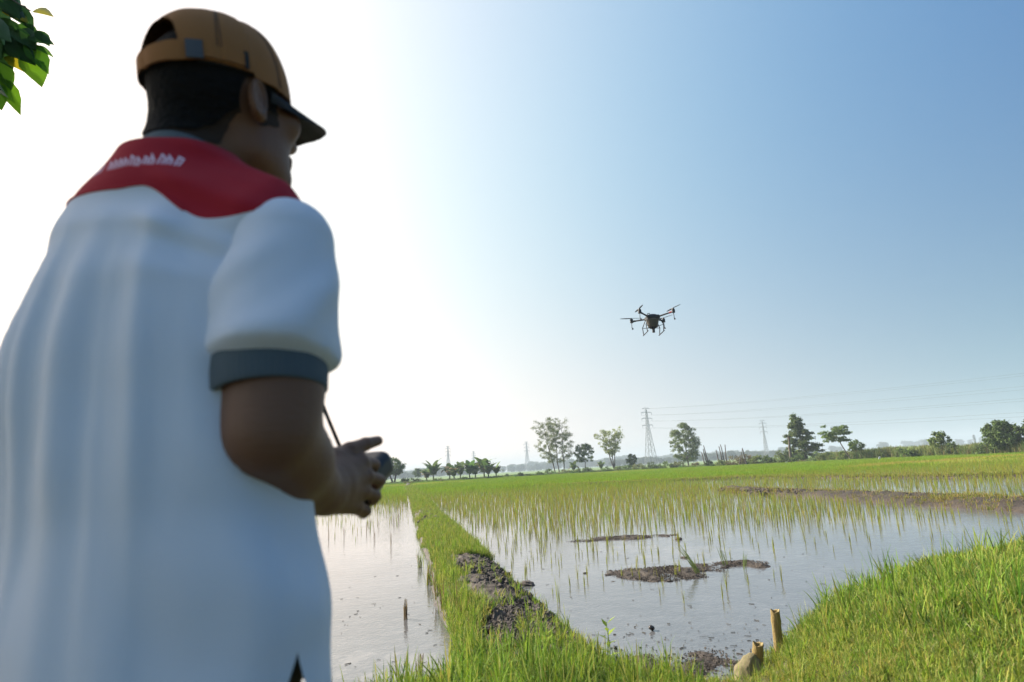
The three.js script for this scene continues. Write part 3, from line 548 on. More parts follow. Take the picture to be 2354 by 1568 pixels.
[[932, 124, 1097, 26, 'dark bush beside the far end of the dike', DARK], [958, 122, 1095, 34, 'wide dark bush left of the lone banana', DARK], [1008, 120, 1098, 22, 'low bush under the lone banana', MID], [1064, 118, 1096, 30, 'low bush in front of the banana clump', MID], [1128, 116, 1094, 26, 'dark bush under the right bananas', DARK],
  [1165, 135, 1090, 9, 'little dark shrub right of the banana clump', DARK], [1194, 135, 1086, 16, 'round dark shrub in the gap between bananas and trees', DARK], [1214, 134, 1090, 14, 'flat dark shrub in the gap before the tallest tree', DARK], [1240, 134, 1084, 18, 'rounded shrub nearest the tallest tree on its left', MID], [1262, 140, 1076, 26, 'leafy shrub at the foot of the tallest tree', MID],
  [1300, 138, 1078, 30, 'shrub just right of the tallest tree foot', OLIVE], [1328, 136, 1074, 26, 'bright shrub under the small round tree', BRIGHT], [1352, 136, 1071, 30, 'dark shrub right under the small round tree', DARK], [1392, 134, 1072, 26, 'shrub left of the forked trunk', MID], [1430, 134, 1066, 36, 'shrub right of the forked trunk', MID], [1468, 132, 1062, 34, 'pale shrub under the ball shaped tree', OLIVE], [1497, 130, 1060, 34, 'dark shrub at the pylon foot', DARK], [1528, 130, 1058, 34, 'wide green shrub between pylon and broad tree', MID],
  [1557, 130, 1054, 30, 'wispy pale shrub left of the broad tree', OLIVE], [1600, 128, 1060, 20, 'low brown shrub under the broad tree', RUST], [1632, 118, 1058, 26, 'dark shrub under the leaning poles', DARK], [1662, 116, 1054, 32, 'bright shrub right of the leaning poles', BRIGHT], [1690, 114, 1044, 42, 'rust coloured bush left of the crossed post', RUST], [1716, 114, 1042, 34, 'second rust coloured bush at the crossed post', RUST], [1742, 112, 1040, 36, 'bright yellow green bush right of the post', BRIGHT], [1766, 111, 1044, 28, 'dark rounded bush in the bright bushes', DARK], [1788, 110, 1036, 36, 'tall bright bush before the far pylon', BRIGHT], [1806, 109, 1034, 34, 'dark bush left of the layered tree', DARK], [1830, 108, 1036, 30, 'leafy bush under the layered tree', MID], [1872, 106, 1036, 34, 'bush right of the layered tree trunk', MID], [1900, 104, 1036, 30, 'low dark bush before the cane', DARK], [1930, 102, 1034, 30, 'bright bush before the leaning tree', BRIGHT], [2080, 94, 1018, 34, 'green bush standing out of the cane', MID], [2185, 90, 1016, 30, 'dark bush right of the young cane tree', DARK], [2262, 86, 1016, 40, 'wide dark bush left of the spreading tree', DARK], [2344, 84, 1014, 34, 'dark bush right under the spreading tree', DARK]].forEach((a) => bush(...a));

// a strip of sugar cane on the right, and the woods in the haze
{
  reseed(990);
  const cane = [0, 1, 2].map((k) => { const f = new Faces(); for (let i = 0; i < 26; i++) { const c = [[0.2, 0.26, 0.06], [0.25, 0.29, 0.09], [0.28, 0.24, 0.1], [0.16, 0.23, 0.05]][Math.floor(rnd() * 4)], v = rr(0.8, 1.2); f.blade(V(gauss() * 0.5, rr(0, 0.7), gauss() * 0.5), rr(0, 6.3), rr(0.9, 1.5), 0.07, Math.abs(gauss()) * 0.3, rr(0.2, 1.6), c.map((x) => x * v), 4); } return f.geometry(); }), l = [[], [], []];
  for (let k = 0; k < 4200; k++) { const px = rr(1880, 2500), dep = rr(0, 16), d = mix(104, 82, clamp((px - 1880) / 470)) + dep, n = noise2(px * 0.02, dep * 0.2); if (n < -0.45) continue; l[k % 3].push([mtx(standing(px, d, 0), rr(0, 6.3), rr(0.55, 0.85) * (1 + 0.3 * n)), lin(rr(0.8, 1.2), rr(0.85, 1.1), 1)]); }
  l.forEach((x, k) => stuff('sugar_cane', cane[k], crownMat, x, 'strip of tall sugar cane along the right field edge', 'sugar cane'));
  const wood = [0, 1, 2, 3].map((k) => { const f = new Faces(), c = []; for (let i = 0; i < 16; i++) c.push(V(gauss() * 2.6, rr(1.5, 7.5), gauss() * 2.6)); for (const q of c) { const tone = rr(0.8, 1.2); for (let i = 0; i < 60; i++) { const dir = V(gauss(), gauss(), gauss()).normalize(), nn = V(gauss(), 1, gauss()); f.leaf(q.clone().add(V(gauss() * 1.4, gauss() * 1.0, gauss() * 1.4)), dir, nn.addScaledVector(dir, -nn.dot(dir)).normalize(), rr(0.7, 1.4), 0.6, [0.07 * tone, 0.1 * tone, 0.035 * tone]); } } return f.geometry(); }), w = [[], [], [], []];
  for (let k = 0; k < 1500; k++) {
    const px = rr(820, 2500), row = Math.floor(rnd() * 4), d = [650, 900, 1200, 1600][row] * rr(0.95, 1.05), n = noise2(px * 0.013, row * 9.1) + 0.5 * noise2(px * 0.05, row * 4);
    if (n < -0.28 && row < 3) continue; if (px > 1880 && (row < 2 || rnd() < 0.75)) continue;
    w[k % 4].push([mtx(standing(px, d, -0.4), rr(0, 6.3), rr(0.8, 1.25) * (1 + 0.35 * n) * [0.72, 1.05, 1.4, 1.8][row])]);
  }
  w.forEach((x, k) => stuff('distant_wood', wood[k], crownMat, x, 'hazy distant line of trees on the horizon', 'trees'));
}

{ // weeds along the verge of the rice
  reseed(995); const g = [0, 1].map(() => { const f = new Faces(); for (let i = 0; i < 60; i++) { const dir = V(gauss(), gauss(), gauss()).normalize(), nn = V(gauss(), 1, gauss()); f.leaf(V(gauss() * 0.4, Math.abs(gauss()) * 0.3, gauss() * 0.4), dir, nn.addScaledVector(dir, -nn.dot(dir)).normalize(), rr(0.15, 0.32), 0.12, MID[i % 3].map((x) => x * rr(0.7, 1.3))); } return f.geometry(); }), l = [[], []];
  for (let k = 0; k < 2200; k++) { const px = rr(860, 1960), d = (px < 1150 ? 119 : px < 1560 ? mix(138, 130, (px - 1150) / 410) : mix(122, 100, (px - 1560) / 400)) + rr(0, 5); if (noise2(px * 0.03, 1.5) < -0.25) continue; l[k % 2].push([mtx(standing(px, d, 0.05), rr(0, 6.3), rr(0.6, 1.3)), lin(rr(0.7, 1.4), rr(0.8, 1.2), 1)]); }
  l.forEach((x, k) => stuff('verge_weeds', g[k], crownMat, x, 'low weeds along the far verge of the rice', 'weeds'));
}
// lattice pylons and their wires
const steel = std(lin(0.24, 0.25, 0.26), 0.7);
function pylon(px, dist, topY, label, thick, slim = 1, arms = [0.7, 0.82, 0.925]) {
  const p = standing(px, dist, -0.2), H = heightAt(px, topY, dist) + 0.2, t = thing('lattice_pylon', label, 'pylon', 'power pylons on the horizon', p, Math.atan2(-p.x, -p.z) + 0.5), wd = (u) => slim * H * (u < 0.62 ? mix(0.085, 0.026, u / 0.62) : mix(0.026, 0.008, (u - 0.62) / 0.38));
  const c = (u, k) => V([1, 1, -1, -1][k] * wd(u), u * H, [1, -1, -1, 1][k] * wd(u));
  for (let k = 0; k < 4; k++) { const f = new Faces(); f.tube([c(0, k), c(0.62, k), c(1, k)], [thick, thick * 0.8, thick * 0.5], 5); part('leg', f.geometry(), steel, t); }
  const b = new Faces(), lv = [0, 0.13, 0.25, 0.36, 0.46, 0.55, 0.62, 0.68, 0.74, 0.8, 0.86, 0.92, 0.97];
  for (let i = 0; i < lv.length - 1; i++) for (let k = 0; k < 4; k++) { const n = (k + 1) % 4; b.bar(c(lv[i], k), c(lv[i + 1], n), thick * 0.42, 4); b.bar(c(lv[i], n), c(lv[i + 1], k), thick * 0.42, 4); b.bar(c(lv[i + 1], k), c(lv[i + 1], n), thick * 0.35, 4); }
  part('bracing', b.geometry(), steel, t);
  for (const u of [...arms, 0.995]) { const f = new Faces(), h = H * (u > 0.98 ? 0.075 : 0.105); f.bar(V(-h, u * H, 0), V(h, u * H, 0), thick * 0.95, 5); f.bar(V(-h, u * H, 0), V(0, (u + 0.035) * H, 0), thick * 0.4, 4); f.bar(V(h, u * H, 0), V(0, (u + 0.035) * H, 0), thick * 0.4, 4); part('cross_arm', f.geometry(), steel, t); for (const s of u > 0.98 ? [] : [-1, 1]) { const g = new Faces(); g.bar(V(s * h * 0.96, u * H, 0), V(s * h * 0.96, u * H - 2, 0), thick * 0.6, 5); part('insulator', g.geometry(), steel, t); } }
  return [p, H, t.rotation.y];
}
const py1 = pylon(1497, 470, 938, 'tallest lattice pylon left of the broad olive tree', 0.23);
const py2 = pylon(1763, 560, 966, 'lattice pylon above the bright bushes', 0.2, 0.6);
pylon(1031, 760, 1026, 'faint pylon above the banana plants', 0.3); pylon(1090, 1000, 1038, 'faintest small pylon right behind the banana clump', 0.34); pylon(1213, 860, 1016, 'faint slim pylon left of the tallest tree', 0.32); pylon(889, 1050, 1044, 'very faint pylon beside the stout forked tree', 0.34); pylon(2242, 700, 1000, 'small far pylon tip above the sugar cane', 0.3);
{
  const [p, H, turn] = py1, wireMat = std(lin(0.1, 0.105, 0.11), 0.7), ends = [[0.995, [[2353, 858], [2353, 864]]], [0.925, [[2353, 888], [2353, 896]]], [0.82, [[2353, 916], [2353, 922]]], [0.7, [[2353, 948], [2353, 958]]]];
  const names = ['topmost', 'second', 'third', 'lowest'];
  ends.forEach(([u, e], row) => e.forEach(([ex, ey], k) => {
    const h = H * (u > 0.98 ? 0.07 : 0.1) * (k ? 1 : -1), a = V(p.x + h * Math.cos(turn), p.y + u * H - (u > 0.98 ? 0 : 2), p.z - h * Math.sin(turn)), b = at(ex, ey, 205), d = b.clone().sub(a);
    const end = a.clone().addScaledVector(d, 1.5), pts = [], rs = [];
    for (let i = 0; i <= 40; i++) { const t = i / 40, q = a.clone().lerp(end, t); q.y += 14 * (t - 2 / 3) * t; pts.push(q); rs.push(mix(0.045, 0.02, t)); }
    const f = new Faces(); f.tube(pts, rs, 5); top('power_line', f.geometry(), wireMat, `${names[row]} wire of the ${k ? 'right' : 'left'} side running from the pylon to the right edge`, 'wire', 'power lines over the field');
  }));
}
// bare poles at the field edge
reseed(1010);
function pole(label, a, b, dist, r, name = 'bare_pole', group = 'bare poles at the field edge') { const p = standing(a[0], dist, 0), q = at(b[0], b[1], 1).sub(camera.position), k = dist / Math.hypot(q.x, q.z), e = q.multiplyScalar(k).add(camera.position), f = new Faces(), pts = [], rs = []; for (let i = 0; i <= 5; i++) { const t = i / 5; pts.push(p.clone().lerp(e, t).add(V(gauss() * 0.06 * t, 0, gauss() * 0.06 * t)).addScaledVector(V(0, -0.1, 0), i ? 0 : 1)); rs.push(r * mix(1.2, 0.6, t)); } f.tube(pts, rs, 6); top(name, f.geometry(), barkMat, label, 'pole', group); }
[['leftmost leaning pole of the near group', [1620, 1065], [1612, 1040], 118], ['middle leaning pole of the near group', [1624, 1065], [1616, 1032], 118], ['tallest crooked pole of the near group', [1628, 1065], [1617, 1024], 118], ['short pole left of the second group', [1652, 1060], [1646, 1034], 120], ['second pole of the second group', [1661, 1058], [1652, 1026], 120], ['right pole of the second group', [1665, 1058], [1656, 1022], 120], ['faint pole at the right of the second group', [1668, 1058], [1666, 1022], 124], ['straight post beside the rust coloured bush', [1714, 1056], [1706, 1030], 112], ['vine covered post left of the layered tree', [1816, 1045], [1812, 1004], 108]].forEach(([l, a, b, d], i) => pole(l, a, b, d, i === 8 ? 0.22 : 0.11));
pole('slanted prop leaning on the straight post', [1696, 1052], [1706, 1032], 112, 0.07);

// ------------------------------------------------------------ the man with the controller
// His own axes: x to his right, y up from the ground, -z the way he faces.
const manPos = V(-0.47, 0.34, -0.86), manTurn = rad(-20);
const man = thing('person', 'person from behind in tan cap and white polo with red yoke, holding a controller', 'person', null, manPos, manTurn);
const skin = new THREE.MeshPhysicalMaterial({ color: lin(0.155, 0.074, 0.04), roughness: 0.6, bumpMap: rep(grainTex, 9), bumpScale: 0.0006, sheen: 0.15, sheenColor: lin(0.6, 0.4, 0.3) });
const cloth = (c, o = {}) => new THREE.MeshPhysicalMaterial({ color: c, roughness: 0.95, bumpMap: rep(clothTex, 6), bumpScale: 0.0006, sheen: 0.25, sheenColor: lin(0.8, 0.8, 0.85), side: THREE.DoubleSide, ...o });
const white = cloth(lin(0.65, 0.72, 0.825)), red = cloth(lin(0.36, 0.008, 0.022), { sheen: 0.05 }), grey = cloth(lin(0.075, 0.105, 0.125)), khaki = cloth(lin(0.06, 0.058, 0.04));
const uvXYZ = (g) => planarUV(g, (x, y, z) => [(x + z) * 3, y * 3]);

// head frame: turned to his right and bent a little forward
const HEAD = { c: [0.042, 1.533, -0.016], yaw: rad(12), pitch: rad(-12) };
const hM = new THREE.Matrix4().makeRotationFromEuler(new THREE.Euler(-HEAD.pitch, -HEAD.yaw, rad(-2), 'YXZ')).setPosition(...HEAD.c), hI = hM.clone().invert(), he = hI.elements;
const toHead = (x, y, z) => [he[0] * x + he[4] * y + he[8] * z + he[12], he[1] * x + he[5] * y + he[9] * z + he[13], he[2] * x + he[6] * y + he[10] * z + he[14]];
function headField(x, y, z) {   // in the head frame, face to -z
  const ax = Math.abs(x);
  let d = smin(ell(x, y, z, [0, 0.035, 0.014], [0.078, 0.086, 0.098]), ell(x, y, z, [0, -0.046, -0.022], [0.064, 0.072, 0.067]), 0.035);
  d = smin(d, cone(ax, y, z, [0.043, -0.072, 0.0], [0.018, -0.102, -0.062], 0.019, 0.018), 0.035);
  d = smin(d, ell(ax, y, z, [0.036, -0.012, -0.074], [0.03, 0.024, 0.022]), 0.03);
  d = smin(d, cone(ax, y, z, [0.012, 0.034, -0.089], [0.045, 0.036, -0.07], 0.012, 0.01), 0.02);
  d = smax(d, -(Math.hypot(ax - 0.031, y - 0.012, z + 0.1) - 0.013), 0.014);
  d = Math.min(d, Math.hypot(ax - 0.031, y - 0.01, z + 0.077) - 0.0125);
  d = smin(d, cone(x, y, z, [0, 0.014, -0.092], [0, -0.027, -0.11], 0.008, 0.0135), 0.014);
  d = smin(d, Math.hypot(ax - 0.012, y + 0.03, z + 0.1) - 0.009, 0.01);
  d = smin(d, cone(ax, y, z, [0, -0.058, -0.1], [0.022, -0.06, -0.089], 0.0065, 0.004), 0.008);
  d = smin(d, cone(ax, y, z, [0, -0.07, -0.098], [0.019, -0.069, -0.089], 0.007, 0.004), 0.008);
  // ears: a tilted shell with a rolled rim and a lobe
  const ex = ax - 0.08, ey = y + 0.002, ez = z - 0.008, rx = ex - 0.35 * ez, q = Math.hypot(ey / 0.0285, (ez + 0.12 * ey) / 0.0165);
  let ear = Math.hypot(Math.max(0, q - 1) * 0.02, Math.max(0, Math.abs(rx) - 0.002)) - 0.002;
  ear = smin(ear, Math.hypot((q - 0.9) * 0.02, rx - 0.006) - 0.0032, 0.004);
  ear = smin(ear, Math.hypot((q - 0.5) * 0.02, rx - 0.003) - (ez > -0.004 ? 0.0035 : 0.0015), 0.003);
  ear = smin(ear, Math.hypot(ex + 0.001, ey + 0.027, ez + 0.003) - 0.0085, 0.006);
  return smin(d, ear, 0.006);
}
const armR = { s: [0.182, 1.28, 0.015], e: [0.203, 1.022, 0.055], w: [0.143, 0.948, -0.118] }, armL = { s: [-0.15, 1.31, 0.03], e: [-0.19, 1.05, -0.02], w: [-0.115, 0.985, -0.16] };
function bodyField(x, y, z) {
  let d = cone(x, y, z, [0, 1.38, 0.035], [0.008, 1.53, 0.0], 0.066, 0.061);
  d = smin(d, ell(x, y, z, [0, 1.2, 0.01], [0.165, 0.2, 0.09]), 0.08);
  d = smin(d, ell(x, y, z, [0, 0.98, 0.0], [0.16, 0.2, 0.11]), 0.1);
  for (const [A, s] of [[armR, 1], [armL, -1]]) {
    d = smin(d, cone(x, y, z, [0, 1.36, 0.03], A.s, 0.06, 0.056), 0.05);
    d = smin(d, cone(x, y, z, A.s, A.e, 0.056, 0.05), 0.03);
    d = smin(d, cone(x, y, z, [A.s[0], mix(A.s[1], A.e[1], 0.45), mix(A.s[2], A.e[2], 0.45) + 0.004], [A.e[0], mix(A.s[1], A.e[1], 0.8), mix(A.s[2], A.e[2], 0.8)], 0.0595, 0.0555), 0.03);
    d = smin(d, cone(x, y, z, A.e, A.w, 0.0495, 0.035), 0.028);
    const m = A.e.map((v, k) => mix(v, A.w[k], 0.36)); d = smin(d, Math.hypot(x - m[0], y - m[1] + 0.006, z - m[2]) - 0.047, 0.04);
    d = smin(d, cone(x, y, z, [s * 0.09, 0.86, 0], [s * 0.1, 0.47, -0.01], 0.088, 0.055), 0.06);
    d = smin(d, cone(x, y, z, [s * 0.1, 0.47, -0.01], [s * 0.11, 0.09, 0.03], 0.056, 0.035), 0.03);
    d = smin(d, cone(x, y, z, [s * 0.11, 0.06, 0.04], [s * 0.125, 0.04, -0.13], 0.04, 0.03), 0.03);
  }
  return d;
}
// hands: palm and five jointed fingers each
function handField(s, W, mcp, fingers, thumb) {
  return (x, y, z) => {
    let d = cone(x, y, z, W, [mix(W[0], mcp[1][0], 0.4), mix(W[1], mcp[1][1], 0.4), mix(W[2], mcp[1][2], 0.4)], 0.029, 0.024);
    mcp.forEach((m, k) => { const r = [mix(W[0], m[0], 0.25), mix(W[1], m[1], 0.25) + (1.5 - k) * 0.006, mix(W[2], m[2], 0.25)]; d = smin(d, cone(x, y, z, r, m, 0.021, 0.0125), 0.014); });
    d = smin(d, cone(x, y, z, W, thumb[0], 0.024, 0.019), 0.02);
    let f = 1;
    fingers.forEach((c) => { for (let k = 0; k < c.length - 1; k++) f = Math.min(f, cone(x, y, z, c[k], c[k + 1], 0.0108 - k * 0.0008, 0.01 - k * 0.0008)); });
    let t = 1; for (let k = 0; k < thumb.length - 1; k++) t = smin(t, cone(x, y, z, thumb[k], thumb[k + 1], 0.0155 - k * 0.0022, 0.0132 - k * 0.0022), 0.004);
    return smin(smin(d, f, 0.007), t, 0.012);
  };
}
const mcpR = [[0.148, 0.988, -0.215], [0.152, 0.966, -0.222], [0.148, 0.942, -0.219], [0.139, 0.919, -0.21]];
const fingR = [[mcpR[0], [0.147, 0.984, -0.256], [0.128, 0.975, -0.276], [0.106, 0.972, -0.28]], [mcpR[1], [0.149, 0.958, -0.268], [0.127, 0.949, -0.288], [0.104, 0.949, -0.287]], [mcpR[2], [0.145, 0.932, -0.262], [0.125, 0.924, -0.283], [0.102, 0.929, -0.284]], [mcpR[3], [0.136, 0.909, -0.245], [0.119, 0.904, -0.263], [0.1, 0.912, -0.268]]];
const thR = [[0.128, 0.992, -0.165], [0.136, 1.008, -0.2], [0.142, 1.018, -0.236], [0.146, 1.024, -0.268]];
const mcpL = mcpR.map(([x, y, z]) => [-x + 0.02, y + 0.005, z - 0.02]), fingL = fingR.map((c) => c.map(([x, y, z]) => [-x + 0.02, y + 0.005, z - 0.02])), thL = [[-0.1, 1.0, -0.19], [-0.1, 1.014, -0.22], [-0.086, 1.018, -0.252], [-0.07, 1.014, -0.278]];
const handR = handField(1, armR.w, mcpR, fingR, thR), handL = handField(-1, armL.w, mcpL, fingL, thL);
const full = (x, y, z) => { const [a, b, c] = toHead(x, y, z); let d = bodyField(x, y, z); if (y > 1.36) d = smin(d, headField(a, b, c), 0.03); return d; };
{
  const torso = clip(net(bodyField, [-0.34, -0.02, -0.26], [0.32, 1.52, 0.2], 0.012), (x, y, z) => Math.max(y - 1.395, 0.024 - Math.hypot(x - armR.w[0], y - armR.w[1], z - armR.w[2]), 0.024 - Math.hypot(x - armL.w[0], y - armL.w[1], z - armL.w[2])));
  const head = clip(net(full, [-0.12, 1.37, -0.18], [0.18, 1.7, 0.13], 0.0034), (x, y, z) => 1.39 - y);
  const join = (h, A) => (x, y, z) => smin(h(x, y, z), cone(x, y, z, A.e, A.w, 0.05, 0.03), 0.02);
  const cutR = (x, y, z) => z - (armR.w[2] + 0.02), cutL = (x, y, z) => z - (armL.w[2] + 0.02);
  const hr = clip(net(join(handR, armR), [0.06, 0.86, -0.31], [0.22, 1.06, -0.07], 0.0032), cutR), hl = clip(net(join(handL, armL), [-0.2, 0.87, -0.33], [-0.04, 1.06, -0.11], 0.0032), cutL);
  part('body', uvXYZ(mergeGeometries([torso, head, hr, hl])), skin, man);
}
// short hair below the cap
{
  const hairField = (x, y, z) => { return full(x, y, z) - 0.0045 - 0.0012 * noise3(x * 260, y * 260, z * 260); };
  const g = clip(net(hairField, [-0.12, 1.44, -0.16], [0.15, 1.7, 0.12], 0.004), (x, y, z) => {
    const [a, b, c] = toHead(x, y, z), s = Math.abs(a), edge = c > 0.02 ? mix(-0.014, -0.036, ss(0.025, 0.06, c)) - 0.014 * ss(0.058, 0.03, s) : c > -0.035 ? mix(-0.012, -0.02, ss(-0.035, 0.02, c)) : 0.05;
    const ear = s > 0.06 ? 0.034 - Math.hypot((b + 0.002) * 0.9, (c - 0.006) * 1.25) : -1;   // bare round the ear
    const side = s > 0.05 && c < -0.012 && c > -0.045 ? b + 0.02 - 0.035 : 1;
    return Math.max(Math.min(edge - b, 1) + 0.004 * noise3(x * 90, y * 90, z * 90), ear);
  });
  const fadeField = (x, y, z) => full(x, y, z) - 0.0012;   // the clipped, paler edge of the haircut
  const fade = clip(net(fadeField, [-0.12, 1.41, -0.16], [0.16, 1.64, 0.12], 0.004), (x, y, z) => { const [a, b, c] = toHead(x, y, z), s = Math.abs(a), edge = c > 0.02 ? mix(-0.024, -0.052, ss(0.025, 0.06, c)) - 0.02 * ss(0.062, 0.03, s) : c > -0.04 ? mix(-0.03, -0.034, ss(-0.04, 0.02, c)) : 0.05; return Math.max(edge - b + 0.006 * noise3(x * 70, y * 70, z * 70), s > 0.06 ? 0.03 - Math.hypot((b + 0.002) * 0.9, (c - 0.006) * 1.25) : -1); });
  part('hair_edge', uvXYZ(fade), std(lin(0.032, 0.02, 0.015), 0.9, { bumpMap: rep(grainTex, 14), bumpScale: 0.001 }), man);
  part('hair', uvXYZ(g), new THREE.MeshPhysicalMaterial({ color: lin(0.007, 0.007, 0.008), roughness: 0.85, specularIntensity: 0.35, bumpMap: rep(grainTex, 12), bumpScale: 0.002 }), man);
}
// polo shirt: a loose body, a red yoke over the shoulders, wide sleeves with dark knit cuffs
const PROF = [[0.6, 0.238, 0.172], [0.78, 0.23, 0.164], [0.95, 0.206, 0.148], [1.1, 0.2, 0.143], [1.22, 0.195, 0.136], [1.3, 0.17, 0.122], [1.36, 0.125, 0.1], [1.42, 0.085, 0.082], [1.5, 0.07, 0.074]];
const prof = (y) => { for (let k = 0; k < PROF.length - 1; k++) if (y < PROF[k + 1][0]) { const t = ss(0, 1, clamp((y - PROF[k][0]) / (PROF[k + 1][0] - PROF[k][0]))); return [mix(PROF[k][1], PROF[k + 1][1], t), mix(PROF[k][2], PROF[k + 1][2], t)]; } return PROF[PROF.length - 1].slice(1); };
const ridge = (t) => Math.pow(0.5 + 0.5 * Math.cos(t), 1.6);
function shirtField(x, y, z) {
  const yy = y + 0.1 * x * ss(1.0, 1.3, y), [a, b] = prof(yy), cx = -0.006, cz = 0.018 - 0.012 * ss(1.15, 0.75, y), q = (x - cx) / (x < cx ? a * 0.88 : a), w = (z - cz) / b, r = Math.hypot(q, w);
  let d = (r - 1) * Math.min(a, b) * 0.9;
  d = smin(d, cone(x, y, z, [0, 1.388, 0.03], [0.155, 1.318, 0.022], 0.068, 0.056), 0.05);
  d = smin(d, cone(x, y, z, [0, 1.388, 0.03], [-0.115, 1.338, 0.028], 0.068, 0.054), 0.05);
  d = smin(d, cone(x, y, z, [-0.09, 1.32, 0.03], [-0.085, 1.1, 0.04], 0.064, 0.07), 0.1);
  d = smin(d, cone(x, y, z, [-0.09, 1.12, 0.04], [-0.135, 0.75, 0.03], 0.07, 0.07), 0.1);
  // cloth falling in long folds from the yoke
  const ang = Math.atan2(x - cx, Math.max(0.02, z - cz + 0.05)), down = ss(1.36, 1.12, y), bend = 1.3 * noise3(ang * 1.4, y * 1.6, 2) + 0.5 * noise3(ang * 3, y * 3.4, 7);
  const back = ss(-0.08, 0.05, z);
  const wave = (k, p, e) => Math.pow(0.5 + 0.5 * Math.cos(k), e) * p;
  const left = mix(1, 0.3, ss(0.15, 0.65, ang)), low = mix(1, 0.35, ss(1.08, 0.82, y)), fan = ang * (1 - 0.12 * ss(1.3, 0.9, y));
  let f = down * left * low * (wave(fan * 13 + bend * 1.3 + (1.3 - y) * 1.6, 0.013, 1.6) + wave(fan * 24 + bend * 1.8 - (1.3 - y) * 1.2 + 2, 0.0085, 1.8) * ss(-0.45, 0.35, noise3(ang * 2.2 + 9, y * 0.9, 1)));
  f += wave(ang * 9 - (1.3 - y) * 5 + bend, 0.009, 2) * down * (1 - left) * 1.2;
  f += 0.0035 * noise3(x * 17, y * 10, z * 17) * down + 0.007 * noise3(x * 6, y * 4, z * 6) * ss(1.3, 1.0, y) + wave((y - 0.98) * 24 + ang * 3.4 + bend, 0.007, 2) * ss(0.25, 1.0, ang) * ss(1.1, 0.95, y) * ss(0.68, 0.85, y);
  f -= 0.007 * Math.exp(-Math.pow((ang - 0.78 + (y - 1.2) * 0.9) * 7, 2)) * ss(1.34, 1.28, y) * ss(0.95, 1.1, y);   // the valley beside the sleeve
  f += wave((x * 0.7 + (y - 1.33) * 1.5) * 62, 0.008, 1.6) * ss(0.03, 0.09, x) * ss(1.2, 1.3, y) * back;   // pulled towards the right armhole
  return d - f * back - f * 0.4 * (1 - back);
}
{
  const raw = net(shirtField, [-0.36, 0.64, -0.22], [0.28, 1.53, 0.24], 0.0068);
  const slit = (x, y, z) => { if (x < 0.1) return 1; const s = z - 0.035; return Math.abs(s) - 0.42 * Math.max(0, 0.772 - y); };
  const kept = clip(raw, (x, y, z) => Math.max(0.69 - 0.012 * Math.cos(x * 9) - y, y + 0.05 * x - (1.436 - 0.5 * Math.max(0, -z + 0.02)), -slit(x, y, z)));
  // the yoke seam runs across the back, dips to the right armhole and rises over the shoulder
  const seam = (x, z) => z > 0.005 ? 1.356 - 0.1 * x - 0.035 * ss(0.04, 0.13, x) + 0.01 * Math.sin((x + 0.3) * 26) * ss(0.0, 0.06, x) : 1.33 - 0.155 * x;
  const yokeCut = (x, y, z) => seam(x, z) - y;
  const shirtB = part('shirt_body', uvXYZ(clip(kept, (x, y, z) => -yokeCut(x, y, z))), white, man);
  const yk = clip(kept, yokeCut), ykBack = clip(yk, (x, y, z) => 0.012 - z), ykFront = clip(yk, (x, y, z) => z - 0.012);
  const canvas = document.createElement('canvas'); canvas.width = 1024; canvas.height = 512;
  const c2 = canvas.getContext('2d'); c2.fillStyle = '#a01028'; c2.fillRect(0, 0, 1024, 512);
  // the small white print is too soft in the photograph to read: two runs of short strokes of the same size and place
  reseed(77); c2.strokeStyle = '#dccbe0'; c2.lineWidth = 6; c2.lineCap = 'round';
  let cxp = 315; for (let k = 0; k < 19; k++) { if (k === 8) cxp += 26; const h = rr(22, 36), y0 = 292 - (cxp - 315) * 0.05 + rr(-3, 3); c2.beginPath(); c2.moveTo(cxp, y0); c2.lineTo(cxp + rr(-3, 3), y0 - h); c2.lineTo(cxp + rr(8, 12), y0 - h * rr(0.4, 0.9)); c2.lineTo(cxp + rr(8, 12), y0); c2.stroke(); cxp += rr(18, 23); }
  const tx = new THREE.CanvasTexture(canvas); tx.colorSpace = THREE.SRGBColorSpace;
  planarUV(ykBack, (x, y, z) => [(x + 0.26) / 0.48, (y + 0.1 * x - 1.28) / 0.24]);
  const yoke = part('yoke', ykBack, cloth(lin(1, 1, 1), { map: tx, sheen: 0.05 }), man); part('yoke', uvXYZ(ykFront), red, man);
  { // the sewn seam of the yoke, following the cloth
    const pts = []; for (let x = -0.17; x <= 0.105; x += 0.006) { const y = seam(x, 1); let a = 0.03, b = 0.25; for (let k = 0; k < 30; k++) { const m = (a + b) / 2; shirtField(x, y, m) < 0 ? (a = m) : (b = m); } pts.push(V(x, y, a + 0.0005)); }
    const f = new Faces(); f.tube(pts, pts.map(() => 0.0022), 6); part('seam', f.geometry(), red, man);
  }
  // right sleeve
  const A = [0.18, 1.277, 0.018], B = [0.193, 1.128, 0.042], ax = V(B[0] - A[0], B[1] - A[1], B[2] - A[2]).normalize();
  const sleeveField = (x, y, z) => { const t = (x - A[0]) * ax.x + (y - A[1]) * ax.y + (z - A[2]) * ax.z, an = Math.atan2(z - 0.03, x - 0.2); let d = cone(x, y, z, A, B, 0.067, 0.081); d += 0.016 * ss(0.163, 0.186, t); d -= 0.0095 * ridge((y - 1.2) * 38 + an * 2.4 + 1.2 * noise3(x * 9, y * 7, z * 9)) * ss(0.0, 0.1, t) * ss(0.22, 0.13, t) + 0.006 * noise3(x * 13, y * 10, z * 13) + 0.0012 * ridge(an * 9 + 2 * noise3(x * 6, y * 6, z * 6)) * ss(0.1, 0.17, t); return d; };
  const sl = clip(net(sleeveField, [0.07, 1.0, -0.1], [0.34, 1.42, 0.18], 0.0056), (x, y, z) => (x - B[0]) * ax.x + (y - B[1]) * ax.y + (z - B[2]) * ax.z - 0.03);
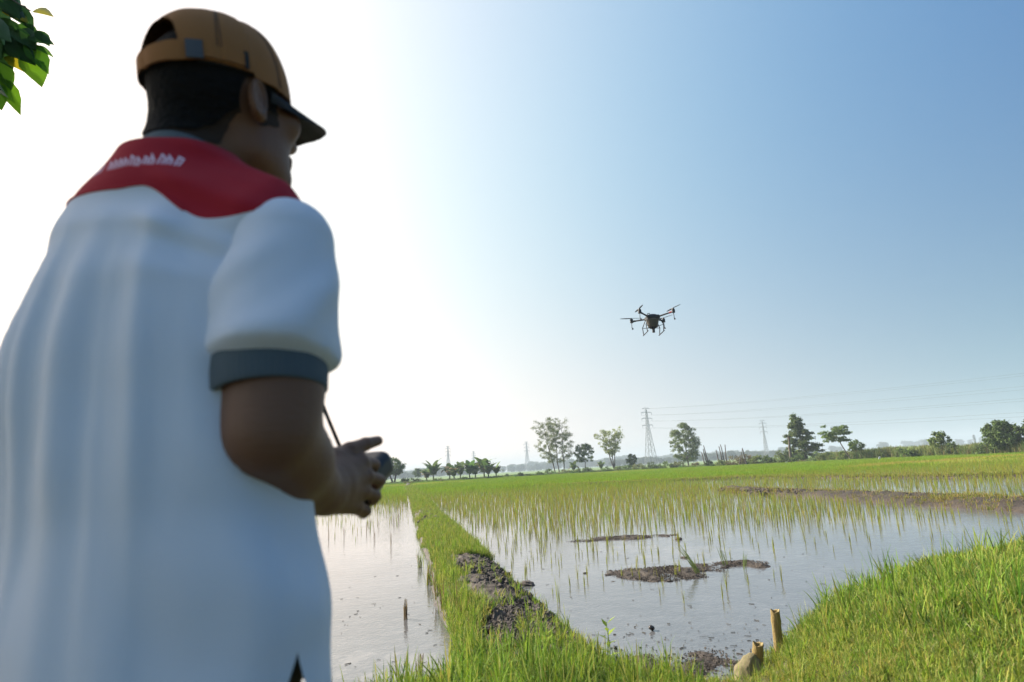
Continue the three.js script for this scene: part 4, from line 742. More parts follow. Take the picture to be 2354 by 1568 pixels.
  part('sleeve', uvXYZ(sl), white, man);
  // ribbed bands: cuff and collar
  const band = (c, u, v, ru, rv, h, flare, ribs, n = 300, thick = 0.004) => {
    const p = [], idx = [], w = u.clone().cross(v), prof2 = [[0, 0], [thick * 0.8, 0.04], [thick, 0.5], [thick * 0.8, 0.96], [0, 1], [-thick, 0.97], [-thick, 0.03], [0, 0]];
    for (let i = 0; i <= n; i++) { const a = (i / n) * 6.2832, rib = 0.0003 * Math.cos(a * ribs); prof2.forEach(([o, t]) => { const k = 1 + (o + rib * (o > 0 ? 1 : 0) + flare * t) / ru; const q = c.clone().addScaledVector(u, Math.cos(a) * ru * k).addScaledVector(v, Math.sin(a) * rv * k).addScaledVector(w, t * h); p.push(q.x, q.y, q.z); }); }
    const m = prof2.length; for (let i = 0; i < n; i++) for (let k = 0; k < m - 1; k++) { const a = i * m + k, b = a + m; idx.push(a, b, a + 1, b, b + 1, a + 1); }
    const g = new THREE.BufferGeometry(); g.setAttribute('position', new THREE.Float32BufferAttribute(p, 3)); g.setIndex(idx); g.computeVertexNormals(); return uvXYZ(g);
  };
  const axA = V(armR.e[0] - 0.188, armR.e[1] - 1.128, armR.e[2] - 0.044).normalize(), uu = V(1, 0, 0).addScaledVector(axA, -axA.x).normalize(), vv = axA.clone().cross(uu);
  part('cuff', band(V(0.197, 1.07, 0.05), uu, vv, 0.0655, 0.0655, -0.044, 0.001, 60), grey, man);
  const aL = V(-0.01, -0.99, 0).normalize(), uL = V(1, 0, 0), vL = V(0, 0, 1);
  part('cuff', band(V(-0.19, 1.03, -0.02), uL, vL, 0.062, 0.062, 0.05, 0.001, 44), grey, man);
  const nu = V(1, 0.05, 0).normalize(), nv = V(0, 0.38, 1).normalize();
  part('collar', band(V(0.006, 1.402, 0.026), nu, nv.clone().addScaledVector(nu, -nv.dot(nu)).normalize(), 0.074, 0.079, -0.034, -0.006, 70, 300, 0.003), grey, man);
}
// trousers and shoes
{
  const tr = (x, y, z) => { const s = x > 0 ? 1 : -1; let d = ell(x, y, z, [0, 0.86, 0.005], [0.172, 0.16, 0.125]); for (const k of [-1, 1]) d = smin(d, smin(cone(x, y, z, [k * 0.088, 0.8, 0.0], [k * 0.1, 0.45, 0.0], 0.1, 0.078), cone(x, y, z, [k * 0.1, 0.45, 0.0], [k * 0.11, 0.1, 0.03], 0.078, 0.068), 0.02), 0.03); return d - 0.004 * noise3(x * 14, y * 9, z * 14); };
  part('trousers', uvXYZ(clip(net(tr, [-0.24, 0.02, -0.18], [0.24, 1.06, 0.18], 0.012), (x, y, z) => 0.07 - y)), khaki, man);
  for (const k of [-1, 1]) { const sh = (x, y, z) => smax(smin(cone(x, y, z, [k * 0.11, 0.045, 0.06], [k * 0.13, 0.035, -0.16], 0.05, 0.042), cone(x, y, z, [k * 0.11, 0.05, 0.05], [k * 0.11, 0.1, 0.03], 0.05, 0.05), 0.03), 0.004 - y, 0.01); part('shoe', uvXYZ(net(sh, [k * 0.12 - 0.1, -0.02, -0.24], [k * 0.12 + 0.1, 0.17, 0.14], 0.008)), std(lin(0.03, 0.03, 0.035), 0.7), man); }
}
// baseball cap, with the strap and its arch at the back
{
  const cap = new THREE.Group(); cap.name = 'cap'; cap.applyMatrix4(hM.clone().multiply(new THREE.Matrix4().makeRotationX(rad(-3)).scale(V(1.0, 1.05, 1.0)).setPosition(0, 0.036, 0.012))); man.add(cap);
  const tan = cloth(lin(0.3, 0.132, 0.04), { sheen: 0.1 }), dark = cloth(lin(0.022, 0.024, 0.03), { sheen: 0 });
  const U = 240, N = 72, at2 = (a, t) => { // a: angle, 0 at the face, pi at the back; t: rim to crown
    const fr = Math.cos(a), r = 0.0895 + 0.0185 * fr * fr + (fr > 0 ? 0.002 : 0.003), e = t * Math.PI / 2, H = 0.104 + 0.012 * Math.max(0, fr) * Math.sin(e * 2), pw = 0.82 - 0.12 * Math.max(0, fr);
    const rr2 = r * Math.pow(Math.cos(e), pw) * (1 + 0.02 * Math.sin(e * 2)) - 0.002 * Math.exp(-Math.pow(((a / (Math.PI / 3) + 0.5) % 1 - 0.5) * 30, 2)) * Math.cos(e);
    const y = H * Math.pow(Math.sin(e), 0.92) - 0.006 * (1 - t) * (fr > 0 ? 1 : 0) + 0.0022 * noise3(Math.cos(a) * 4, t * 4, Math.sin(a) * 4);
    return V(Math.sin(a) * rr2 * 0.945, y - 0.004 * (1 - t), -Math.cos(a) * rr2); };
  const hole = (a, t) => { const back = Math.abs(a - Math.PI) * 0.1, y = t * 0.16; return Math.hypot(back / 0.052, (y - 0.02) / 0.056) < 1 && y > 0.022 ? 1 : 0; };
  const shell = (off) => { const p = [], uv = [], idx = []; for (let j = 0; j <= N; j++) for (let i = 0; i <= U; i++) { const a = (i / U) * Math.PI * 2, t = j / N, q = at2(a, t); const c = V(0, -0.02, 0), d = q.clone().sub(c).normalize(); q.addScaledVector(d, off); p.push(q.x, q.y, q.z); uv.push(a * 0.3, t * 0.5); } for (let j = 0; j < N; j++) for (let i = 0; i < U; i++) { if (hole(((i + 0.5) / U) * Math.PI * 2, (j + 0.5) / N)) continue; const a = j * (U + 1) + i, b = a + 1, c = a + U + 1, d = c + 1; idx.push(a, c, b, b, c, d); } const g = new THREE.BufferGeometry(); g.setAttribute('position', new THREE.Float32BufferAttribute(p, 3)); g.setAttribute('uv', new THREE.Float32BufferAttribute(uv, 2)); g.setIndex(idx); g.computeVertexNormals(); return g; };
  part('crown', mergeGeometries([shell(0.003), shell(0.0005)]), tan, cap);
  for (let k = 0; k < 6; k++) { if (k === 3) continue; for (const o of [-0.03, 0.03]) { const a = k * Math.PI / 3, pts = []; for (let t = 0.02; t < 0.97; t += 0.05) { const q = at2((a + o * (1 - t * 0.6) + 6.2832) % 6.2832, t); pts.push(q.addScaledVector(q.clone().sub(V(0, -0.02, 0)).normalize(), 0.0031)); } const f = new Faces(); f.tube(pts, pts.map(() => 0.0007), 5); part('stitching', f.geometry(), dark, cap); } }
  const btn = new THREE.SphereGeometry(0.007, 12, 8); btn.scale(1, 0.6, 1); btn.translate(0, 0.107, 0); part('button', btn, tan, cap);
  // strap across the arch, its metal buckle and the loose end
  const strap = (a0, a1, y0, y1, out, mat, name) => { const p = [], idx = [], n = 24; for (let i = 0; i <= n; i++) { const a = mix(a0, a1, i / n), q = at2(a, 0.02), d = V(q.x, 0, q.z).normalize(); for (const [o, y] of [[out, y0], [out, y1], [out - 0.0025, y1], [out - 0.0025, y0], [out, y0]]) { const v = q.clone().addScaledVector(d, o).setY(y); p.push(v.x, v.y, v.z); } if (i) for (let k = 0; k < 4; k++) { const A = (i - 1) * 5 + k, B = A + 5; idx.push(A, B, A + 1, B, B + 1, A + 1); } } const g = new THREE.BufferGeometry(); g.setAttribute('position', new THREE.Float32BufferAttribute(p, 3)); g.setIndex(idx); g.computeVertexNormals(); return part(name, uvXYZ(g), mat, cap); };
  strap(Math.PI - 0.8, Math.PI + 0.6, -0.004, 0.019, 0.003, tan, 'strap');
  strap(Math.PI - 1.4, Math.PI - 0.7, -0.001, 0.017, 0.0065, tan, 'strap_end');
  strap(Math.PI - 0.84, Math.PI - 0.64, -0.005, 0.02, 0.0085, std(lin(0.07, 0.075, 0.085), 0.5, { metalness: 0.2 }), 'buckle');
  strap(Math.PI - 1.44, Math.PI - 1.38, -0.004, 0.02, 0.008, dark, 'keeper');
  strap(-2.4, 2.4, -0.006, 0.008, -0.0005, dark, 'sweatband');
  // curved brim
  const p = [], idx = [], n = 40, m = 10; for (const side of [0, 1]) for (let i = 0; i <= n; i++) for (let j = 0; j <= m; j++) { const u = i / n * 2 - 1, a = u * 1.22, q = at2(a < 0 ? a + Math.PI * 2 : a, 0), t = j / m, ext = 0.08 * Math.pow(Math.max(0, 1 - Math.pow(Math.abs(u), 2.6)), 0.6); const x = q.x * (1 - 0.06 * t * u * u) + 0.0 * t, z = q.z - ext * t, drop = 0.024 * Math.pow(Math.abs(x) / 0.085, 2) * (0.4 + 0.6 * t) + 0.24 * ext * t * 0.62; p.push(x, q.y + 0.001 - drop - side * 0.0028, z); }
  for (let s = 0; s < 2; s++) for (let i = 0; i < n; i++) for (let j = 0; j < m; j++) { const o = s * (n + 1) * (m + 1), a = o + i * (m + 1) + j, b = a + m + 1; s ? idx.push(a, b, a + 1, b, b + 1, a + 1) : idx.push(a, a + 1, b, b, a + 1, b + 1); }
  const o2 = (n + 1) * (m + 1); for (let i = 0; i < n; i++) { const a = i * (m + 1) + m, b = a + m + 1; idx.push(a, a + o2, b, b, a + o2, b + o2); }
  const g = new THREE.BufferGeometry(); g.setAttribute('position', new THREE.Float32BufferAttribute(p, 3)); g.setIndex(idx); g.computeVertexNormals(); part('brim', uvXYZ(g), dark, cap);
}
// the remote controller in his hands, hung from a neck strap
{
  const rc = thing('remote_controller', 'black remote controller held in both hands in front of the person', 'controller', null, manPos, manTurn);
  const black = std(lin(0.012, 0.013, 0.016), 0.45), box = new THREE.Group(); box.position.set(0.004, 0.966, -0.315); box.rotation.x = rad(28); rc.add(box); box.name = 'housing';
  const inBox = (name, g, mat) => part(name, g, mat, box);
  inBox('shell', new RoundedBoxGeometry(0.23, 0.05, 0.12, 4, 0.018), black);
  for (const s of [-1, 1]) { const gr = new RoundedBoxGeometry(0.035, 0.045, 0.11, 4, 0.017); gr.rotateY(s * 0.2); gr.translate(s * 0.098, -0.012, 0.012); inBox('grip', gr, black); const st = new THREE.CylinderGeometry(0.003, 0.003, 0.022, 10); st.translate(s * 0.06, 0.034, 0.0); inBox('stick', st, std(lin(0.5, 0.5, 0.52), 0.3, { metalness: 0.8 })); const kn = new THREE.CylinderGeometry(0.007, 0.006, 0.009, 14); kn.translate(s * 0.06, 0.047, 0); inBox('stick_cap', kn, black); const an = new RoundedBoxGeometry(0.03, 0.012, 0.06, 3, 0.005); an.rotateX(-0.25); an.translate(s * 0.05, 0.0, -0.075); inBox('antenna', an, black); }
  const screen = new RoundedBoxGeometry(0.105, 0.006, 0.065, 3, 0.003); screen.translate(0, 0.027, 0.014); inBox('screen', screen, std(lin(0.02, 0.022, 0.026), 0.1));
  const f = new Faces(), path = (pts) => { const c = new THREE.CatmullRomCurve3(pts.map((p) => V(...p))).getPoints(40); f.tube(c, c.map(() => 0.0035), 8); };
  path([[0.07, 0.975, -0.3], [0.075, 1.03, -0.25], [0.07, 1.12, -0.2], [0.075, 1.28, -0.14], [0.08, 1.38, -0.07], [0.08, 1.415, -0.01], [0.07, 1.42, 0.05]]); path([[-0.055, 0.985, -0.3], [-0.09, 1.1, -0.24], [-0.09, 1.3, -0.16], [-0.086, 1.38, -0.07], [-0.08, 1.415, 0.0], [-0.05, 1.42, 0.06]]);
  part('neck_strap', f.geometry(), black, rc);
}

// ------------------------------------------------------------ the spraying drone
{
  const c = at(1499, 735, 21.5), dr = thing('spray_drone', 'dark four armed spraying drone hovering in the sky over the paddy', 'drone', null, c, rad(4));
  dr.scale.setScalar(0.95); dr.rotation.z = rad(-1); dr.rotation.x = rad(-3);
  const dark = std(lin(0.014, 0.015, 0.018), 0.5), redM = std(lin(0.35, 0.05, 0.045), 0.5), tankM = std(lin(0.055, 0.046, 0.03), 0.5), greyM = std(lin(0.1, 0.1, 0.11), 0.5);
  const bar = (name, pts, r, mat, parent = dr, sides = 8) => { const f = new Faces(), v = pts.map((p) => V(...p)); f.tube(v, Array.isArray(r) ? r : v.map(() => r), sides); return part(name, f.geometry(), mat, parent); };
  const hull = new RoundedBoxGeometry(0.5, 0.15, 0.46, 4, 0.06); hull.translate(0, 0.07, 0); const fus = part('fuselage', hull, dark, dr);
  const lid = new THREE.SphereGeometry(0.2, 24, 10, 0, 6.2832, 0, 1.57); lid.scale(1.05, 0.36, 0.95); lid.translate(0.01, 0.135, 0); part('lid', lid, dark, fus);
  bar('handle', [[-0.2, 0.14, 0.1], [-0.2, 0.2, 0.1], [-0.12, 0.22, 0.1], [-0.1, 0.16, 0.1]], 0.016, dark, fus);
  const tk = new THREE.CylinderGeometry(0.25, 0.18, 0.3, 24, 4); tk.scale(1.0, 1, 0.8); tk.translate(0, -0.14, 0); const tank = part('tank', tk, tankM, dr);
  const rim = new THREE.TorusGeometry(0.245, 0.02, 8, 32); rim.rotateX(Math.PI / 2); rim.scale(1, 1, 0.8); rim.translate(0, 0.005, 0); part('rim', rim, greyM, tank);
  const gp = new THREE.CylinderGeometry(0.055, 0.05, 0.2, 16); gp.translate(0.0, -0.4, 0.02); part('camera', gp, dark, dr);
  const pump = new RoundedBoxGeometry(0.2, 0.07, 0.16, 3, 0.02); pump.translate(0, -0.31, 0); part('pump', pump, dark, dr);
  const bladeShape = (len) => { const s = new THREE.Shape(); s.moveTo(0, -0.02); s.quadraticCurveTo(len * 0.3, -0.065, len, -0.018); s.lineTo(len, 0.01); s.quadraticCurveTo(len * 0.4, 0.05, 0, 0.02); const g = new THREE.ExtrudeGeometry(s, { depth: 0.006, bevelEnabled: false }); g.rotateX(-Math.PI / 2 + 0.14); return g; };
  const bg = bladeShape(0.43), spin = { '-1,1': Math.PI / 2 + 0.12, '1,1': -Math.PI / 2 + 0.35, '-1,-1': Math.PI - 0.05, '1,-1': -0.95 };
  for (const sx of [-1, 1]) for (const sz of [-1, 1]) {
    const X = sx * 0.62, Z = sz * 0.6, Y = 0.12, arm = bar('arm', [[sx * 0.2, 0.07, sz * 0.18], [X, Y, Z]], [0.034, 0.026], dark);
    bar('sleeve', [[sx * 0.5, mix(0.07, Y, 0.71), sz * 0.48], [sx * 0.585, mix(0.07, Y, 0.91), sz * 0.565]], 0.036, sx > 0 && sz > 0 ? redM : dark, arm);
    const hub = new THREE.CylinderGeometry(0.06, 0.066, 0.13, 18); hub.translate(X, Y + 0.02, Z); const motor = part('motor', hub, dark, dr);
    const cp = new THREE.CylinderGeometry(0.03, 0.05, 0.05, 14); cp.translate(X, Y + 0.11, Z); part('cap', cp, greyM, motor);
    for (const k of [0, 1]) { const b = part('propeller_blade', bg, dark, dr); b.position.set(X, Y + 0.125, Z); b.rotation.y = spin[sx + ',' + sz] + k * Math.PI * (sz > 0 ? 0.97 : 1); }
    const wand = bar('spray_wand', [[X, Y - 0.04, Z], [X + sx * 0.01, Y - 0.26, Z]], 0.014, greyM); const nz = new THREE.CylinderGeometry(0.02, 0.035, 0.06, 12); nz.rotateZ(0.3 * sx); nz.translate(X + 0.02, Y - 0.28, Z); part('nozzle', nz, dark, wand);
  }
  for (const sx of [-1, 1]) { const leg = bar('landing_leg', [[sx * 0.22, 0.0, 0.2], [sx * 0.33, -0.26, 0.24], [sx * 0.3, -0.52, 0.26]], 0.017, dark); bar('landing_leg', [[sx * 0.22, 0.0, -0.2], [sx * 0.33, -0.26, -0.24], [sx * 0.3, -0.52, -0.26]], 0.017, dark); bar('skid', [[sx * 0.3, -0.52, 0.34], [sx * 0.3, -0.52, -0.34]], 0.018, dark); bar('strut', [[sx * 0.33, -0.26, 0.24], [0, -0.31, 0.04]], 0.011, dark); bar('strut', [[sx * 0.33, -0.26, -0.24], [0, -0.31, -0.04]], 0.011, dark); }
}

// ------------------------------------------------------------ things at the water's edge
const bambooTex = noiseTexture(128, (u, v) => { const n = pf(u, v, 8, 4, 4), s = pf(u, v * 0.2, 32, 3, 6); const k = 0.7 + 0.5 * s; return [0.66 * k, (0.54 + 0.08 * n) * k, 0.36 * k]; }, THREE.SRGBColorSpace);
const bambooMat = std(lin(0.75, 0.72, 0.66), 0.6, { map: bambooTex, bumpMap: rep(grainTex, 4), bumpScale: 0.003 });
function bamboo(label, foot, head, r) {
  const t = thing('bamboo_stake', label, 'stake', 'bamboo stakes by the bank'), d = head.clone().sub(foot), L = d.length(), pts = [], n = 14;
  const prof = []; for (let k = 0; k <= n; k++) { const y = k / n; prof.push(new THREE.Vector2(r * (1 + 0.1 * Math.exp(-Math.pow((y - 0.86) * 30, 2)) + 0.08 * Math.exp(-Math.pow((y - 0.4) * 30, 2)) - 0.06 * y), y * L)); }
  prof.push(new THREE.Vector2(r * 0.9, L + 0.003), new THREE.Vector2(r * 0.62, L), new THREE.Vector2(r * 0.6, L - 0.05));
  const g = new THREE.LatheGeometry(prof, 28), P = g.attributes.position; for (let i = 0; i < P.count; i++) { const a = Math.atan2(P.getZ(i), P.getX(i)); if (P.getY(i) > L - 0.01) P.setY(i, P.getY(i) + 0.006 * Math.sin(a * 2 + 1) + 0.003 * Math.sin(a * 5)); }
  g.computeVertexNormals(); const m = part('culm', g, bambooMat, t); const plug = new THREE.CylinderGeometry(r * 0.6, r * 0.6, 0.01, 20); plug.translate(0, L - 0.045, 0); part('node', plug, std(lin(0.06, 0.045, 0.03), 0.9), t);
  t.position.copy(foot); t.quaternion.setFromUnitVectors(V(0, 1, 0), d.normalize());
  return t;
}
{
  const f = onGround(1789, 1500, 0.02); f.y = -0.15; const h = onGround(1789, 1500, 0.02); const e = at(1781, 1404, ray(1781, 1404).length() ? camera.position.distanceTo(h) / ray(1789, 1500).length() : 4); bamboo('tall upright bamboo stake rising from the water beside the bank', f, e, 0.031);
  const b = onGround(1733, 1550, 0.03); b.y = -0.12; const b2 = at(1742, 1480, 3.62); bamboo('short split bamboo stake leaning beside the tan sack', b, b2, 0.032);
  // a small slumped sack
  const sp = onGround(1722, 1556, 0.04), sackField = (x, y, z) => { let d = smin(ell(x, y, z, [0, 0.07, 0], [0.085, 0.1, 0.07]), ell(x, y, z, [0.03, 0.15, 0], [0.035, 0.045, 0.03]), 0.05); return d - 0.012 * noise3(x * 18, y * 18, z * 18) - 0.005 * noise3(x * 45, y * 45, z * 45); };
  const sack = thing('sack', 'small slumped tan sack in the water at the bank edge', 'sack', null, V(sp.x, -0.03, sp.z)); part('bag', planarUV(net(sackField, [-0.13, -0.06, -0.11], [0.13, 0.24, 0.11], 0.008), (x, y, z) => [x * 4 + z, y * 4]), std(lin(0.2, 0.165, 0.085), 0.95, { bumpMap: rep(clothTex, 2), bumpScale: 0.003 }), sack);
  const tie = new THREE.TorusGeometry(0.032, 0.006, 8, 20); tie.rotateX(Math.PI / 2 + 0.2); tie.translate(0.027, 0.135, 0); part('tie', tie, std(lin(0.3, 0.12, 0.1), 0.8), sack);
}
{
  reseed(1200);
  const clod = (label, px, py, s, sy = 0.5) => { const p = onGround(px, py, 0), m = top('mud_clod', clodGeo(px, 3, 0.4), M.clod, label, 'mud clod', 'single mud clods in the open water'); m.position.set(p.x, s * 0.1, p.z); m.scale.set(s, s * sy, s * 0.7); m.rotation.y = px; return m; };
  clod('dark lump of mud in the water beside the dike', 1212, 1345, 0.1); clod('little mud lump left of the mud island', 1345, 1318, 0.035); clod('brown lump of mud above the mud island', 1573, 1283, 0.055); clod('mud lump at the front edge of the rice', 1385, 1240, 0.06); clod('small dark lump in the front of the rice', 1560, 1240, 0.08);
  const sn = (label, px, py, s) => { const p = onGround(px, py, 0), t = thing('water_snail', label, 'snail', 'snails in the water', V(p.x, s * 0.55, p.z), px), f = new Faces(), pts = [], rs = []; for (let i = 0; i <= 44; i++) { const u = i / 44, a = u * 15, r = s * (1 - u) * 0.72; pts.push(V(Math.cos(a) * r * 0.55, s * (u * 0.9), Math.sin(a) * r * 0.55)); rs.push(s * 0.62 * (1 - u) + 0.001); } f.tube(pts, rs, 12); part('shell', f.geometry(), std(lin(0.03, 0.022, 0.018), 0.25), t); };
  sn('dark shiny snail shell on the water before the bank', 1497, 1450, 0.03); sn('small snail shell left of the tall weed', 1414, 1493, 0.016);
  // bits of straw and soil drifting near the bank
  const bits = new Faces(); for (let k = 0; k < 260; k++) { const px = rr(1380, 1820), py = 1430 + Math.pow(rnd(), 0.6) * 125, p = onGround(px, py, 0.004); if (bankDist(p.x, p.z) > 0.02) continue; const a = rr(0, 6.3), l = rr(0.004, 0.03) * (rnd() < 0.1 ? 2.5 : 1); bits.bar(p, p.clone().add(V(Math.cos(a) * l, rr(0, 0.004), Math.sin(a) * l)), rr(0.001, 0.004), 5); }
  for (let k = 0; k < 220; k++) { const px = rr(780, 2250), py = rr(1260, 1540), p = onGround(px, py, 0.003); if (bankDist(p.x, p.z) > -0.1 || Math.abs(p.x - dikeX(p.z)) < 0.55) continue; const a = rr(0, 6.3), l = rr(0.008, 0.05); bits.bar(p, p.clone().add(V(Math.cos(a) * l, 0.002, Math.sin(a) * l)), rr(0.001, 0.003), 5); }
  top('floating_straw', bits.geometry(), std(lin(0.06, 0.05, 0.035), 0.9), 'scraps of straw and soil floating on the water', 'straw', null, 'stuff');
  // old stubble, dry and brown
  const stub = (label, px, py, n, h) => { const p = onGround(px, py, 0), f = new Faces(); for (let k = 0; k < n; k++) { f.blade(V(gauss() * 0.022, -0.03, gauss() * 0.022), rr(0, 6.3), h * rr(0.6, 1.15) + 0.03, 0.007, Math.abs(gauss()) * 0.12, rr(0, 0.2), [[0.2, 0.14, 0.07], [0.12, 0.085, 0.05], [0.28, 0.22, 0.12]][k % 3], 2, 0.5, rr(-0.5, 0.5)); } const m = top('rice_stubble', f.geometry(), M.rice, label, 'stubble', 'bunches of old stubble in the water'); m.position.copy(p); };
  stub('brown bunch of stubble alone in the left pond', 932, 1424, 26, 0.17); stub('dark bunch of stubble at the bottom of the left pond', 965, 1552, 18, 0.12);
  [[755, 1240], [790, 1235], [860, 1240], [870, 1215], [898, 1255], [905, 1205], [916, 1200], [850, 1212], [842, 1222]].forEach(([x, y], i) => stub(['leftmost thin stubble by the shirt', 'second stubble from the shirt', 'stubble in the middle of the left pond', 'upper stubble of the left pond middle', 'tall stubble nearest the dike in the left pond', 'far stubble by the dike in the left pond', 'farthest stubble beside the grassy dike', 'stubble just left of the pond middle', 'little stubble under the fingers'][i], x, y, 7, 0.26));
  // rooted reeds beside the dike, mirrored in the left pond
  [[1006, 1385, 0.4], [1018, 1412, 0.4], [1042, 1432, 0.44], [1066, 1462, 0.4], [1090, 1498, 0.38], [986, 1345, 0.34], [966, 1305, 0.3]].forEach(([x, y, h], i) => { const f = new Faces(), p = onGround(x, y, 0); for (let k = 0; k < 26; k++) f.blade(V(gauss() * 0.035, -0.03, gauss() * 0.035), rr(0, 6.3), h * rr(0.45, 1.05), 0.009, Math.abs(gauss()) * 0.16, rr(0, 0.8), [...GRASS, [0.3, 0.2, 0.08], [0.24, 0.15, 0.07]][Math.floor(rnd() * 7)], 4, 0.06, rr(-0.6, 0.6)); const m = top('reed_clump', f.geometry(), M.blade, ['reed clump standing in the left pond, third from the far end', 'reed clump with brown stems right of the third', 'tallest reed clump along the dike foot', 'reed clump left of the nearest one', 'nearest reed clump at the dike foot', 'second reed clump from the far end', 'farthest reed clump beside the grassy dike'][i], 'reeds', 'reeds at the left foot of the dike'); m.position.copy(p); });
  const gc = (label, px, py, n, h, lean, az) => { const f = new Faces(), p = onGround(px, py, 0.01); for (let k = 0; k < n; k++) f.blade(V(gauss() * 0.03, -0.02, gauss() * 0.03), az + gauss() * 0.5, h * rr(0.6, 1.1), 0.008, lean + gauss() * 0.12, rr(0, 0.3), [[0.17, 0.24, 0.06], [0.22, 0.27, 0.08]][k % 2], 4, 0.05, 1.2); const m = top('grass_clump', f.geometry(), M.blade, label, 'grass', 'grass clumps on the mud'); m.position.copy(p); };
  { const f = new Faces(); for (let k = 0; k < 60; k++) { const t = rr(0, 6.3), r = Math.sqrt(rnd()) * 1.1; f.blade(V(1.66 + 0.52 * r * Math.cos(t), 0, -7.75 + 0.36 * r * Math.sin(t)), rr(0, 6.3), rr(0.04, 0.13), 0.006, Math.abs(gauss()) * 0.5, rr(0, 0.5), [[0.2, 0.16, 0.08], [0.26, 0.27, 0.06], [0.12, 0.09, 0.05]][k % 3], 2, 0.2, rr(-0.6, 0.6)); } top('dry_stems', f.geometry(), M.rice, 'short dry stems sticking out of the mud island', 'stems', null, 'stuff'); }
  gc('leaning tall grass clump on the mud island', 1606, 1318, 16, 0.42, 0.5, -1.9); gc('small upright grass tuft right of the leaning clump', 1668, 1300, 7, 0.26, 0.15, -1.5); gc('thin grass tuft at the right end of the shoal', 1712, 1308, 5, 0.24, 0.1, 1.0);
  // young broad leaved weed in the near grass
  const weed = (label, px, py, depth, H) => { const b = at(px, py, depth), t = thing('leafy_weed', label, 'weed', 'leafy weeds on the bank', V(b.x, Math.max(0, bankHeight(b.x, b.z)) - 0.02, b.z)), s = new Faces(), l = new Faces(), h = H; s.tube([V(0, 0, 0), V(0.012, h * 0.5, 0), V(0.0, h, 0.01)], [0.004, 0.0032, 0.002], 6, [0.2, 0.28, 0.06]); for (let k = 0; k < 9; k++) { const y = h * (0.35 + 0.075 * k), a = k * 2.4, d = V(Math.cos(a), 0.25 + 0.08 * k, Math.sin(a)).normalize(), n = V(-Math.cos(a) * 0.4, 1, -Math.sin(a) * 0.4); l.leaf(V(0.006, y, 0), d, n.addScaledVector(d, -n.dot(d)).normalize(), 0.075, 0.028, [0.33, 0.44, 0.05]); } part('stem', s.geometry(), std(lin(1, 1, 1), 0.8, { vertexColors: true }), t); part('leaves', l.geometry(), M.blade, t); };
  weed('yellow green leafy weed at the front of the open water', 1398, 1500, 3.7, 0.3); weed('second small leafy weed by the dike end', 1255, 1530, 3.8, 0.16);
  const scrap = new RoundedBoxGeometry(0.4, 0.25, 0.06, 2, 0.03), sc = top('plastic_scrap', scrap, std(lin(0.8, 0.8, 0.8), 0.6), 'small white scrap lying on the far green rice', 'scrap'); { const p = standing(2018, 82, 0.42); sc.position.copy(p); sc.rotation.set(0.2, 0.6, 0.1); }
}

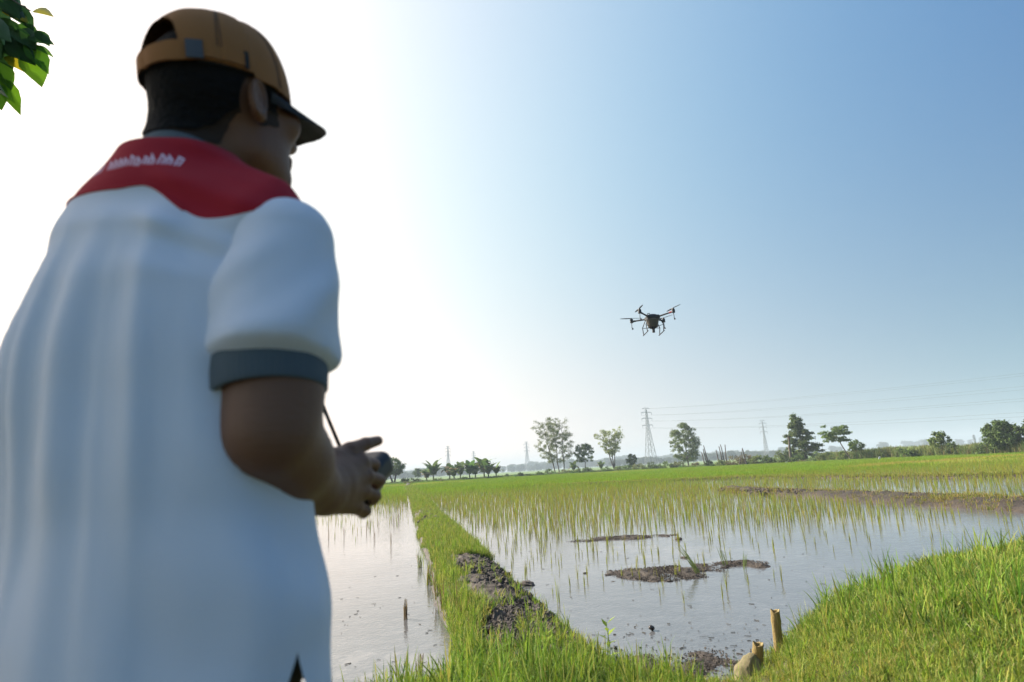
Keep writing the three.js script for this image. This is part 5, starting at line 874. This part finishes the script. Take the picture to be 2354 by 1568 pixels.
// ------------------------------------------------------------ the tree on the left whose crown shades the man; a branch hangs into the corner
{
  reseed(1300);
  const foot = V(-6.2, 0.3, -1.2), t = thing('shade_tree', 'leafy tree at the upper left, branch tip hanging into the corner', 'tree', null), w = new Faces(), l = new Faces();
  const col = () => { const c = [[0.035, 0.1, 0.02], [0.05, 0.14, 0.02], [0.08, 0.19, 0.02], [0.12, 0.24, 0.02], [0.3, 0.3, 0.02]]; return c[Math.min(4, Math.floor(Math.pow(rnd(), 1.2) * 4.35))].map((x) => x * rr(0.85, 1.15)); };
  const spray = (p, d, n, size) => { for (let k = 0; k < n; k++) { const q = p.clone().addScaledVector(d, k * 0.045).add(V(gauss(), gauss(), gauss()).multiplyScalar(0.03)), a = V(gauss(), gauss() - 0.7, gauss()).addScaledVector(d, 0.8).normalize(), m = V(gauss(), 1 + gauss() * 0.6, gauss()); l.ovate(q, a, m.addScaledVector(a, -m.dot(a)).normalize(), size * rr(0.7, 1.25), size * rr(0.42, 0.55), col(), 0.12); } };
  const crownC = manPos.clone().add(V(0, 1.15, 0)).addScaledVector(sunDir, 4.9);
  const fork = V(-5.6, 2.6, -1.9); limb(w, foot, fork, 0.16, 0.11, 0.03);
  for (let k = 0; k < 16; k++) {
    const a = k * 2.4, e = crownC.clone().add(V(Math.cos(a) * rr(0.3, 0.95) - 0.35, rr(-0.75, 0.95), Math.sin(a) * rr(0.3, 1.0))), pts = limb(w, fork, e, 0.05, 0.012, 0.05);
    for (let j = 0; j < 26; j++) { const b = e.clone().lerp(pts[2], rnd() * 0.35).add(V(gauss() * 0.3, gauss() * 0.3, gauss() * 0.3)), d = V(gauss(), gauss() * 0.6 - 0.2, gauss()).normalize(); w.bar(b, b.clone().addScaledVector(d, 0.25), 0.004, 4); spray(b, d, 8, 0.15); }
  }
  // the twig in the corner of the picture
  const D = 3.3, start = crownC.clone().add(V(-0.3, 0.1, -0.4)), twig = (a, b, c) => { const e = new THREE.CatmullRomCurve3([a, b, c]).getPoints(10); w.tube(e, e.map((_, i) => mix(0.01, 0.003, i / 10)), 5); return e; };
  const t1 = twig(start, at(-60, 20, D), at(70, 110, D)), t2 = twig(start, at(-60, -40, D), at(70, 25, D - 0.1)), t3 = twig(start, at(-50, 120, D), at(5, 175, D));
  const put = (px, py, qx, qy, wd, c, dd = 0) => { const a = at(px, py, D + dd), b = at(qx, qy, D + dd + rr(-0.04, 0.04)), d = b.clone().sub(a), len = d.length(); d.normalize(); const n = V(gauss() * 0.5, 0.5 + gauss() * 0.3, 0.8).normalize(); l.ovate(a, d, n.addScaledVector(d, -n.dot(d)).normalize(), len * 1.12, wd * 1.5, c, rr(0.1, 0.3), rr(0.05, 0.35)); };
  const dk = [0.035, 0.1, 0.02], md = [0.08, 0.21, 0.015], lt = [0.16, 0.34, 0.015], yl = [0.5, 0.42, 0.02];
  [[72, 28, 118, 36, 0.055, yl], [20, 8, 68, 52, 0.07, dk], [-20, 0, 45, 30, 0.08, dk], [5, 18, 55, 40, 0.06, yl], [38, 55, 82, 78, 0.075, md], [30, 70, 70, 95, 0.08, dk], [62, 85, 110, 88, 0.06, dk], [-10, 45, 30, 90, 0.09, dk], [-20, 70, 40, 105, 0.1, dk], [0, 105, 62, 120, 0.08, dk], [60, 100, 105, 150, 0.07, md], [72, 110, 118, 122, 0.05, lt], [55, 128, 92, 190, 0.085, lt], [20, 100, 72, 140, 0.08, dk], [-5, 140, 22, 195, 0.06, md], [-12, 160, 14, 225, 0.06, lt], [0, 180, 38, 240, 0.06, lt], [10, 130, 55, 160, 0.05, yl], [-30, 100, 20, 140, 0.1, dk], [45, 90, 78, 120, 0.07, dk], [-40, 20, 10, 60, 0.1, dk], [-60, 150, -8, 200, 0.09, dk], [80, 70, 112, 100, 0.05, dk]].forEach((q) => put(...q));
  for (let k = 0; k < 70; k++) { const x = rr(-160, -10), y = rr(-60, 190); put(x, y, x + rr(20, 55), y + rr(5, 60), 0.08, k % 3 ? dk : md, rr(-0.2, 0.3)); }
  part('trunk', w.geometry(), barkMat, t); part('crown', l.geometry(), leafMat({ transmission: 0.4, roughness: 0.8, specularIntensity: 0.7 }), t);
}

shade(scene);
renderer.render(scene, camera);
